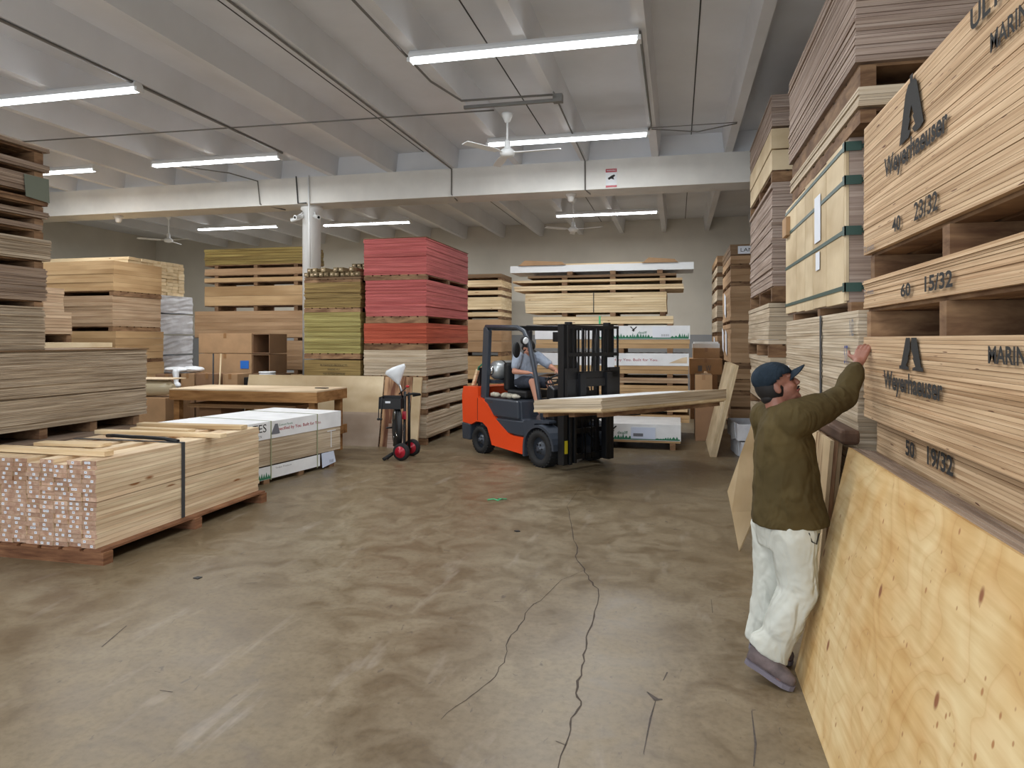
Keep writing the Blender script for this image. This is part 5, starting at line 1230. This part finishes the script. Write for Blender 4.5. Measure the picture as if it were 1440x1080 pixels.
bm = B(); tube(bm, [(-0.14, 0.03, 0.46), (-0.22, -0.01, 0.46)], 0.014, 8); sp('crank', bm, 'black')
fp_ = sp('clip', bx(0.04, 0.10, -0.06, -0.03, 0.60, 0.72), 'crimson')
bm = B(); tube(bm, [(0.02, 0.08, 0.9), (-0.04, 0.06, 1.14)], 0.012, 8); sp('pole', bm, 'black_steel')
t = thing('plastic_bag', 'white plastic bag tied like a funnel over the strapping cart pole', 'plastic bag', (-4.16, 10.06, 1.10))
bm = B(); loft(bm, [((0.0, 0, -0.0), (0.012, 0, 0), (0, 0.012, 0)), ((-0.02, 0, 0.05), (0.03, 0, 0.01), (0, 0.03, 0)), ((-0.05, 0, 0.14), (0.10, 0, 0.02), (0, 0.07, 0)), ((-0.07, 0, 0.24), (0.165, 0, 0.06), (0, 0.10, 0)), ((-0.07, 0, 0.285), (0.15, 0, 0.06), (0, 0.08, 0)), ((-0.065, 0, 0.30), (0.06, 0, 0.02), (0, 0.03, 0))])
obj('bag', bm, 'plastic_bag', t); bm = B(); tube(bm, [(0.0, 0, 0.02), (0.02, 0, -0.03), (0.035, 0, -0.08)], 0.012, 6); obj('tail', bm, 'plastic_bag', t)

# ================================================================ PEOPLE
def V(*a): return Vector(a)
def hand(bm, wrist, d, n, side, s=1.0, curl=0.5):
    # wrist point, d = pointing direction, n = back-of-hand normal, side = thumb direction
    d = d.normalized(); n = (n - d*n.dot(d)).normalized(); side = (side - d*side.dot(d) - n*side.dot(n)).normalized()
    for k in range(4):
        o_ = (k-1.5)*0.020*s
        limb(bm, wrist + d*0.01 + side*o_*0.6, wrist + d*0.085*s - side*(-o_), 0.016*s, 0.0125*s, 10)
    lens = (0.062, 0.075, 0.082, 0.073)
    for k in range(4):
        o_ = (k-1.5)*0.0215*s; p = wrist + d*0.088*s + side*o_; dd = d.copy(); r_ = 0.0092*s
        for j in range(3):
            ang = curl*(0.35, 0.75, 0.6)[j]; M = Matrix.Rotation(-ang, 3, n.cross(d)); dd = (M @ dd) if (M @ dd).dot(n) < dd.dot(n) else (Matrix.Rotation(ang, 3, n.cross(d)) @ dd)
            q = p + dd*lens[k]*s*(0.45, 0.30, 0.25)[j]; limb(bm, p, q, r_, r_*0.9, 8); p = q; r_ *= 0.92
    p = wrist + d*0.025*s + side*0.028*s; q = p + (d*0.55 + side*0.8).normalized()*0.045*s; limb(bm, p, q, 0.014*s, 0.011*s, 8)
    limb(bm, q, q + (d*0.9 + side*0.35 - n*0.2).normalized()*0.035*s, 0.0105*s, 0.009*s, 8)

def head(bm, c, F, U, s=1.0):
    # c = centre of the skull, F = facing, U = up of the head
    F = F.normalized(); U = (U - F*U.dot(F)).normalized(); L = U.cross(F)
    M = Matrix((F, L, U)).transposed()
    def P(x, y, z): return c + M @ Vector((x*s, y*s, z*s))
    def E(x, y, z, a, b_, c_, rot=None): ellipsoid(bm, P(x, y, z), (a*s, b_*s, c_*s), M @ rot if rot else M)
    E(-0.012, 0, 0.022, 0.096, 0.076, 0.088)          # skull
    E(0.035, 0, -0.035, 0.055, 0.060, 0.075)          # face
    E(0.045, 0, -0.085, 0.042, 0.044, 0.032)          # jaw
    E(0.075, 0, -0.098, 0.018, 0.022, 0.018)          # chin
    E(0.073, 0, 0.022, 0.020, 0.052, 0.013)           # brow
    E(0.060, 0.034, -0.030, 0.026, 0.022, 0.024); E(0.060, -0.034, -0.030, 0.026, 0.022, 0.024)
    loft(bm, [(P(0.078, 0, 0.012), M@V(0.010*s,0,0), M@V(0,0.010*s,0)), (P(0.096, 0, -0.012), M@V(0.012*s,0,0), M@V(0,0.012*s,0)), (P(0.104, 0, -0.030), M@V(0.013*s,0,0), M@V(0,0.016*s,0)), (P(0.092, 0, -0.040), M@V(0.012*s,0,0), M@V(0,0.014*s,0))], 12)
    E(0.084, 0, -0.058, 0.014, 0.024, 0.007); E(0.082, 0, -0.070, 0.013, 0.021, 0.007)
    for y in (-1, 1):
        E(-0.008, y*0.076, -0.018, 0.019, 0.008, 0.032, Matrix.Rotation(R(-12), 3, 'Y'))
    return P, M

def person(label, root, spec):
    t = thing('person', label, 'person', root)
    return t

def build_head_extras(par, P, M, s, cap, capm, hair=True, look=None):
    for y in (-1, 1):
        bm = B(); ellipsoid(bm, P(0.082, y*0.030, 0.000), (0.010*s, 0.014*s, 0.008*s), M, 12, 8); obj('eye', bm, 'eye', par)
        bm = B(); tube(bm, [P(0.090, y*0.014, 0.018), P(0.091, y*0.032, 0.023), P(0.080, y*0.050, 0.018)], 0.004*s, 6); obj('eyebrow', bm, 'hair', par)
    bm = B(); tube(bm, [P(0.084, -0.024, -0.066), P(0.097, 0, -0.064), P(0.084, 0.024, -0.066)], 0.0048*s, 8); obj('lips', bm, 'lip', par)
    bm = B(); tube(bm, [P(0.086, -0.026, -0.056), P(0.099, -0.006, -0.050), P(0.099, 0.006, -0.050), P(0.086, 0.026, -0.056)], 0.0042*s, 6); obj('moustache', bm, 'hair', par)
    bm = B(); ellipsoid(bm, P(-0.032, 0, -0.002), (0.086*s, 0.083*s, 0.092*s), M); ellipsoid(bm, P(-0.062, 0, -0.055), (0.046*s, 0.066*s, 0.040*s), M)
    bmesh.ops.delete(bm, geom=[v for v in bm.verts if (M.transposed() @ (v.co - P(0, 0, 0))).z > 0.055*s], context='VERTS'); obj('hair', bm, 'hair', par)
    c_ = None
    if cap:
        bm = B(); ellipsoid(bm, P(-0.012, 0, 0.040), (0.108*s, 0.091*s, 0.084*s), M @ Matrix.Rotation(R(8), 3, 'Y'), 36, 24)
        def loc_(v): return M.transposed() @ (v.co - P(0, 0, 0))
        bmesh.ops.delete(bm, geom=[v for v in bm.verts if loc_(v).z < (0.012 + 0.38*max(-0.075, min(0.06, loc_(v).x/s)))*s], context='VERTS')
        c_ = obj('cap', bm, capm, par); so = c_.modifiers.new('solid', 'SOLIDIFY'); so.thickness = 0.004
        bm = B(); k = 14; rows = []
        for i in range(k+1):
            a = -math.pi*0.46 + math.pi*0.92*i/k; bx_, by_ = math.cos(a), math.sin(a); row = []
            for j in range(5):
                f = j/4; row.append(bm.verts.new(P(0.062 + (0.026+0.078*f)*bx_, by_*0.074, 0.042 + 0.010*f - 0.040*by_*by_)))
            rows.append(row)
        for a_, b_ in zip(rows, rows[1:]):
            for j in range(4): bm.faces.new((a_[j], a_[j+1], b_[j+1], b_[j])).smooth = True
        o = obj('brim', bm, capm, c_); so = o.modifiers.new('solid', 'SOLIDIFY'); so.thickness = 0.006
    return c_

# --- the worker reaching up to the stack
PR = V(0.52, 4.03, 0)
man = thing('person', 'person in olive long-sleeved top, dark cap and pale trousers reaching up the stack', 'person', PR)
def L_(x, y, z): return V(x, y, z) - PR
hipN, hipF = L_(0.585, 3.94, 0.86), L_(0.545, 4.12, 0.86)
kneeN, kneeF = L_(0.610, 3.93, 0.48), L_(0.52, 4.12, 0.50)
ankN, ankF = L_(0.455, 3.93, 0.15), L_(0.465, 4.16, 0.13)
shN, shF = L_(0.625, 3.90, 1.42), L_(0.50, 4.20, 1.38)
neck = L_(0.555, 4.04, 1.44); hc = L_(0.535, 4.06, 1.575)
elb, wri = L_(0.885, 4.13, 1.515), L_(1.005, 4.30, 1.69)
elF, wrF = L_(0.54, 4.36, 1.12), L_(0.60, 4.34, 0.90)
HF = V(0.93, -0.10, 0.36); HU = V(-0.36, 0.02, 0.93)
bm = B()
Pm, Mm = head(bm, hc, HF, HU, 1.02)
limb(bm, neck - V(0, 0, 0.06), hc - V(0.02, 0, 0.05), 0.062, 0.058)
loft(bm, [(L_(0.565, 4.03, 0.82), (0.11, 0, 0), (0, 0.14, 0)), (L_(0.555, 4.03, 0.98), (0.11, 0, 0), (0, 0.14, 0)), (L_(0.56, 4.03, 1.12), (0.12, 0, 0), (0, 0.15, 0)), (L_(0.555, 4.04, 1.3), (0.11, 0, 0), (0, 0.17, 0)), (L_(0.555, 4.04, 1.40), (0.07, 0, 0), (0, 0.10, 0))])
for a, b_, r1, r2 in ((hipN, kneeN, .085, .06), (kneeN, ankN, .058, .04), (hipF, kneeF, .085, .06), (kneeF, ankF, .058, .04), (shN, elb, .052, .040), (elb, wri, .040, .027), (shF, elF, .052, .040), (elF, wrF, .040, .027)): limb(bm, a, b_, r1, r2)
limb(bm, neck - V(0, 0, 0.05), shN, .06, .055); limb(bm, neck - V(0, 0, 0.05), shF, .06, .055)
tgt = L_(1.065, 4.385, 1.815)
hand(bm, wri - (tgt-wri)*0.02, (tgt - wri), V(-0.5, -0.75, 0.35), V(-0.6, 0.1, 0.6), 1.0, 0.5)
hand(bm, wrF, V(0.3, -0.3, -0.9), V(0.6, 0.5, 0), V(0.5, -0.5, 0), 0.95, 0.6)
for a, f in ((ankN, L_(0.53, 3.87, 0.05)), (ankF, L_(0.585, 4.14, 0.05))): limb(bm, a, f, 0.04, 0.035)
body = solid(obj('body', bm, 'skin', man), 0.0055, 3)
build_head_extras(body, Pm, Mm, 1.02, True, 'cap_cloth')
cp = [o for o in body.children if o.name.startswith('cap')][0]
bm = B(); prism(bm, [(-0.012, 0), (0.0, -0.006), (0.014, 0.004), (0.004, 0.012), (-0.01, 0.010)], 'z', 0, 0.002)
for v in bm.verts: v.co = Pm(0.083, 0, 0.062) + Mm @ Vector((v.co.z+0.005, v.co.x, v.co.y))
obj('cap_emblem', bm, 'paper', cp)
# top
bm = B()
loft(bm, [(L_(0.595, 4.02, 0.825), (0.20, 0, 0.005), (0, 0.205, 0)), (L_(0.595, 4.02, 0.87), (0.198, 0, 0), (0, 0.205, 0)), (L_(0.585, 4.02, 1.0), (0.178, 0, 0), (0, 0.20, 0)), (L_(0.575, 4.03, 1.15), (0.165, 0, 0), (0, 0.20, 0)), (L_(0.567, 4.04, 1.28), (0.150, 0, 0.01), (0.01, 0.21, 0)), (L_(0.562, 4.045, 1.37), (0.125, 0, 0.01), (0.01, 0.19, 0)), (L_(0.555, 4.05, 1.43), (0.085, 0, 0.01), (0, 0.11, 0)), (L_(0.548, 4.05, 1.465), (0.070, 0, 0.01), (0, 0.075, 0))], 28)
limb(bm, shN + V(-0.02, 0, -0.02), shN + (elb-shN)*0.45 + V(0, 0, -0.02), 0.105, 0.088, 18); limb(bm, shN + (elb-shN)*0.45 + V(0, 0, -0.02), elb + V(0.005, 0, -0.012), 0.088, 0.068, 18)
limb(bm, elb + V(0.005, 0, -0.012), wri + (elb-wri)*0.36, 0.070, 0.056, 18); limb(bm, wri + (elb-wri)*0.4, wri + (elb-wri)*0.24, 0.050, 0.046, 18)
limb(bm, neck + V(0, 0, -0.06), shN + V(-0.02, 0.02, -0.01), 0.075, 0.098, 18)
limb(bm, shF, elF, 0.095, 0.07, 18); limb(bm, elF, wrF, 0.068, 0.05, 18); limb(bm, neck + V(0, 0, -0.06), shF, 0.07, 0.092, 18)
jk = solid(obj('long_sleeved_top', bm, 'jacket', man), 0.008, 14)
def add_folds(o, st, size, mid=0.5):
    tx = bpy.data.textures.new('folds', 'CLOUDS'); tx.noise_scale = size; tx.noise_depth = 2
    d = o.modifiers.new('folds', 'DISPLACE'); d.texture = tx; d.strength = st; d.mid_level = mid; d.texture_coords = 'LOCAL'
add_folds(jk, 0.020, 0.11)
t_ = text('STAFF', jk, (0, 0, 0), (0.10, 0.02), '-x', 'ink_grey', 'back_print'); t_.location = L_(0.395, 4.06, 1.28); bpy.data.objects.remove(t_)
# trousers
bm = B()
loft(bm, [(L_(0.585, 4.03, 0.90), (0.165, 0, 0), (0, 0.180, 0)), (L_(0.582, 4.03, 0.80), (0.168, 0, 0), (0, 0.185, 0)), (L_(0.575, 4.03, 0.70), (0.14, 0, 0), (0, 0.17, 0))], 24)
limb(bm, L_(0.60, 3.935, 0.80), L_(0.625, 3.93, 0.50), 0.126, 0.100, 20); limb(bm, L_(0.625, 3.93, 0.50), L_(0.535, 3.935, 0.28), 0.102, 0.092, 20)
loft(bm, [(L_(0.60, 3.935, 0.42), (0.09, 0, 0), (0, 0.08, 0)), (L_(0.535, 3.935, 0.26), (0.092, 0, -0.02), (0, 0.08, 0)), (L_(0.485, 3.935, 0.19), (0.098, 0, -0.045), (0, 0.082, 0)), (L_(0.472, 3.935, 0.145), (0.100, 0, -0.055), (0, 0.083, 0))], 20)
limb(bm, L_(0.53, 4.12, 0.78), L_(0.515, 4.13, 0.50), 0.125, 0.095, 20); limb(bm, L_(0.515, 4.13, 0.50), L_(0.485, 4.15, 0.26), 0.095, 0.085, 20)
loft(bm, [(L_(0.495, 4.15, 0.30), (0.085, 0, 0), (0, 0.08, 0)), (L_(0.475, 4.155, 0.19), (0.09, 0, -0.02), (0, 0.08, 0)), (L_(0.465, 4.155, 0.11), (0.088, 0, -0.02), (0, 0.078, 0))], 20)
tro = solid(obj('trousers', bm, 'trousers', man), 0.008, 6); add_folds(tro, 0.016, 0.09)
bm = B(); tube(bm, [L_(0.66, 3.835, 0.825), L_(0.675, 3.838, 0.78), L_(0.70, 3.85, 0.765), L_(0.715, 3.86, 0.82)], 0.004, 6); obj('belt_clip', bm, 'black', man)
def shoe(par, heel, toe, up=V(0, 0, 1)):
    d = (toe - heel); Ls = d.length; d.normalize(); s_ = d.cross(up).normalized(); u = s_.cross(d)
    prof = [(0.0, 0.030, 0.045, 0.045), (0.12, 0.036, 0.060, 0.052), (0.35, 0.036, 0.062, 0.05), (0.6, 0.044, 0.045, 0.038), (0.82, 0.044, 0.034, 0.028), (0.96, 0.030, 0.026, 0.022), (1.0, 0.014, 0.016, 0.018)]
    bm = B(); loft(bm, [(heel + d*Ls*f + u*(0.016+h), s_*wd, u*hh) for f, wd, hh, h in prof], 18); o = obj('shoe', bm, 'shoe', par)
    bm = B(); pl = [(0.0, 0.028), (0.10, 0.038), (0.35, 0.037), (0.6, 0.046), (0.82, 0.047), (0.96, 0.033), (1.02, 0.012)]
    top = [heel + d*Ls*f + s_*wd for f, wd in pl] + [heel + d*Ls*f - s_*wd for f, wd in pl[::-1]]
    A_ = [bm.verts.new(p + u*0.022) for p in top]; B_ = [bm.verts.new(p - u*0.004) for p in top]
    bm.faces.new(A_); bm.faces.new(B_[::-1]); n_ = len(A_)
    for i in range(n_): bm.faces.new((A_[i], B_[i], B_[(i+1) % n_], A_[(i+1) % n_]))
    obj('sole', bm, 'shoe_sole', o)
    bm = B()
    for k in range(4):
        f = 0.45 + 0.09*k; c0 = heel + d*Ls*f + u*(0.098 - 0.012*k); tube(bm, [c0 - s_*0.025 - u*0.006, c0 + u*0.002, c0 + s_*0.025 - u*0.006], 0.004, 6)
    obj('laces', bm, 'ink_grey', o)
shoe(man, L_(0.365, 3.95, 0.088), L_(0.585, 3.845, 0.006)); shoe(man, L_(0.40, 4.18, 0.07), L_(0.625, 4.15, 0.006))

# --- the forklift driver (built in the forklift's heading)
DR = thing('person', 'person in grey polo and shorts sitting on the forklift seat, dark cap, looking down', 'person', (-1.56, 10.16, 0), R(-38.4))
def q(x, y, z): return V(x, y, z)
hN, hF = q(-0.98, -0.10, 1.145), q(-0.98, 0.10, 1.145)
kN, kF = q(-0.60, -0.17, 1.17), q(-0.58, 0.15, 1.14)
aN, aF = q(-0.42, -0.18, 0.74), q(-0.30, 0.15, 0.70)
sN, sF = q(-0.92, -0.20, 1.56), q(-0.90, 0.20, 1.54)
eN, eF = q(-0.88, -0.30, 1.32), q(-0.66, 0.30, 1.36)
wN, wF = q(-0.62, -0.24, 1.31), q(-0.42, 0.16, 1.34)
nk = q(-0.90, -0.02, 1.58); hcd = q(-0.84, -0.05, 1.685)
bm = B(); Pd, Md = head(bm, hcd, V(0.80, 0, -0.60), V(0.60, 0, 0.80), 1.0)
limb(bm, nk - V(0.02, 0, 0.05), hcd - V(0.02, 0, 0.04), 0.06, 0.055)
loft(bm, [(q(-0.99, 0, 1.06), (0.10, 0, 0), (0, 0.15, 0)), (q(-0.98, 0, 1.25), (0.11, 0, 0), (0, 0.15, 0)), (q(-0.94, 0, 1.45), (0.10, 0, 0), (0, 0.17, 0)), (q(-0.91, 0, 1.57), (0.07, 0, 0), (0, 0.10, 0))])
for a, b_, r1, r2 in ((hN, kN, .085, .058), (kN, aN, .058, .038), (hF, kF, .085, .058), (kF, aF, .058, .038), (sN, eN, .05, .042), (eN, wN, .042, .028), (sF, eF, .05, .042), (eF, wF, .042, .028)): limb(bm, a, b_, r1, r2)
hand(bm, wN, V(0.95, 0.15, 0.0), V(0, 0, 1), V(0, 1, 0), 0.95, 0.7); hand(bm, wF, V(0.8, -0.1, -0.4), V(0.3, 0, 0.9), V(0, -1, 0), 0.95, 0.9)
for a, f in ((aN, q(-0.28, -0.18, 0.63)), (aF, q(-0.17, 0.15, 0.62))): limb(bm, a, f, 0.038, 0.032)
bd = solid(obj('body', bm, 'skin_pale', DR), 0.007, 3)
build_head_extras(bd, Pd, Md, 1.0, True, 'black')
bm = B()
loft(bm, [(q(-0.98, 0, 1.08), (0.145, 0, 0), (0, 0.19, 0)), (q(-0.98, 0, 1.25), (0.15, 0, 0), (0, 0.19, 0)), (q(-0.94, 0, 1.45), (0.125, 0, 0.02), (0, 0.20, 0)), (q(-0.90, 0, 1.57), (0.085, 0, 0.02), (0, 0.13, 0)), (q(-0.885, 0, 1.61), (0.065, 0, 0.02), (0, 0.07, 0))], 24)
limb(bm, sN, sN + (eN-sN)*0.62, 0.082, 0.074, 16); limb(bm, sF, sF + (eF-sF)*0.62, 0.082, 0.074, 16)
po = solid(obj('polo_shirt', bm, 'polo', DR), 0.010, 4); add_folds(po, 0.016, 0.08)
bm = B(); limb(bm, hN, hN + (kN-hN)*0.78, 0.105, 0.092, 16); limb(bm, hF, hF + (kF-hF)*0.78, 0.105, 0.092, 16); ellipsoid(bm, (-0.98, 0, 1.12), (0.13, 0.185, 0.075))
sh_ = solid(obj('shorts', bm, 'shorts', DR), 0.010, 4)
shoe(DR, q(-0.47, -0.18, 0.565), q(-0.20, -0.18, 0.560)); shoe(DR, q(-0.37, 0.15, 0.565), q(-0.10, 0.15, 0.560))
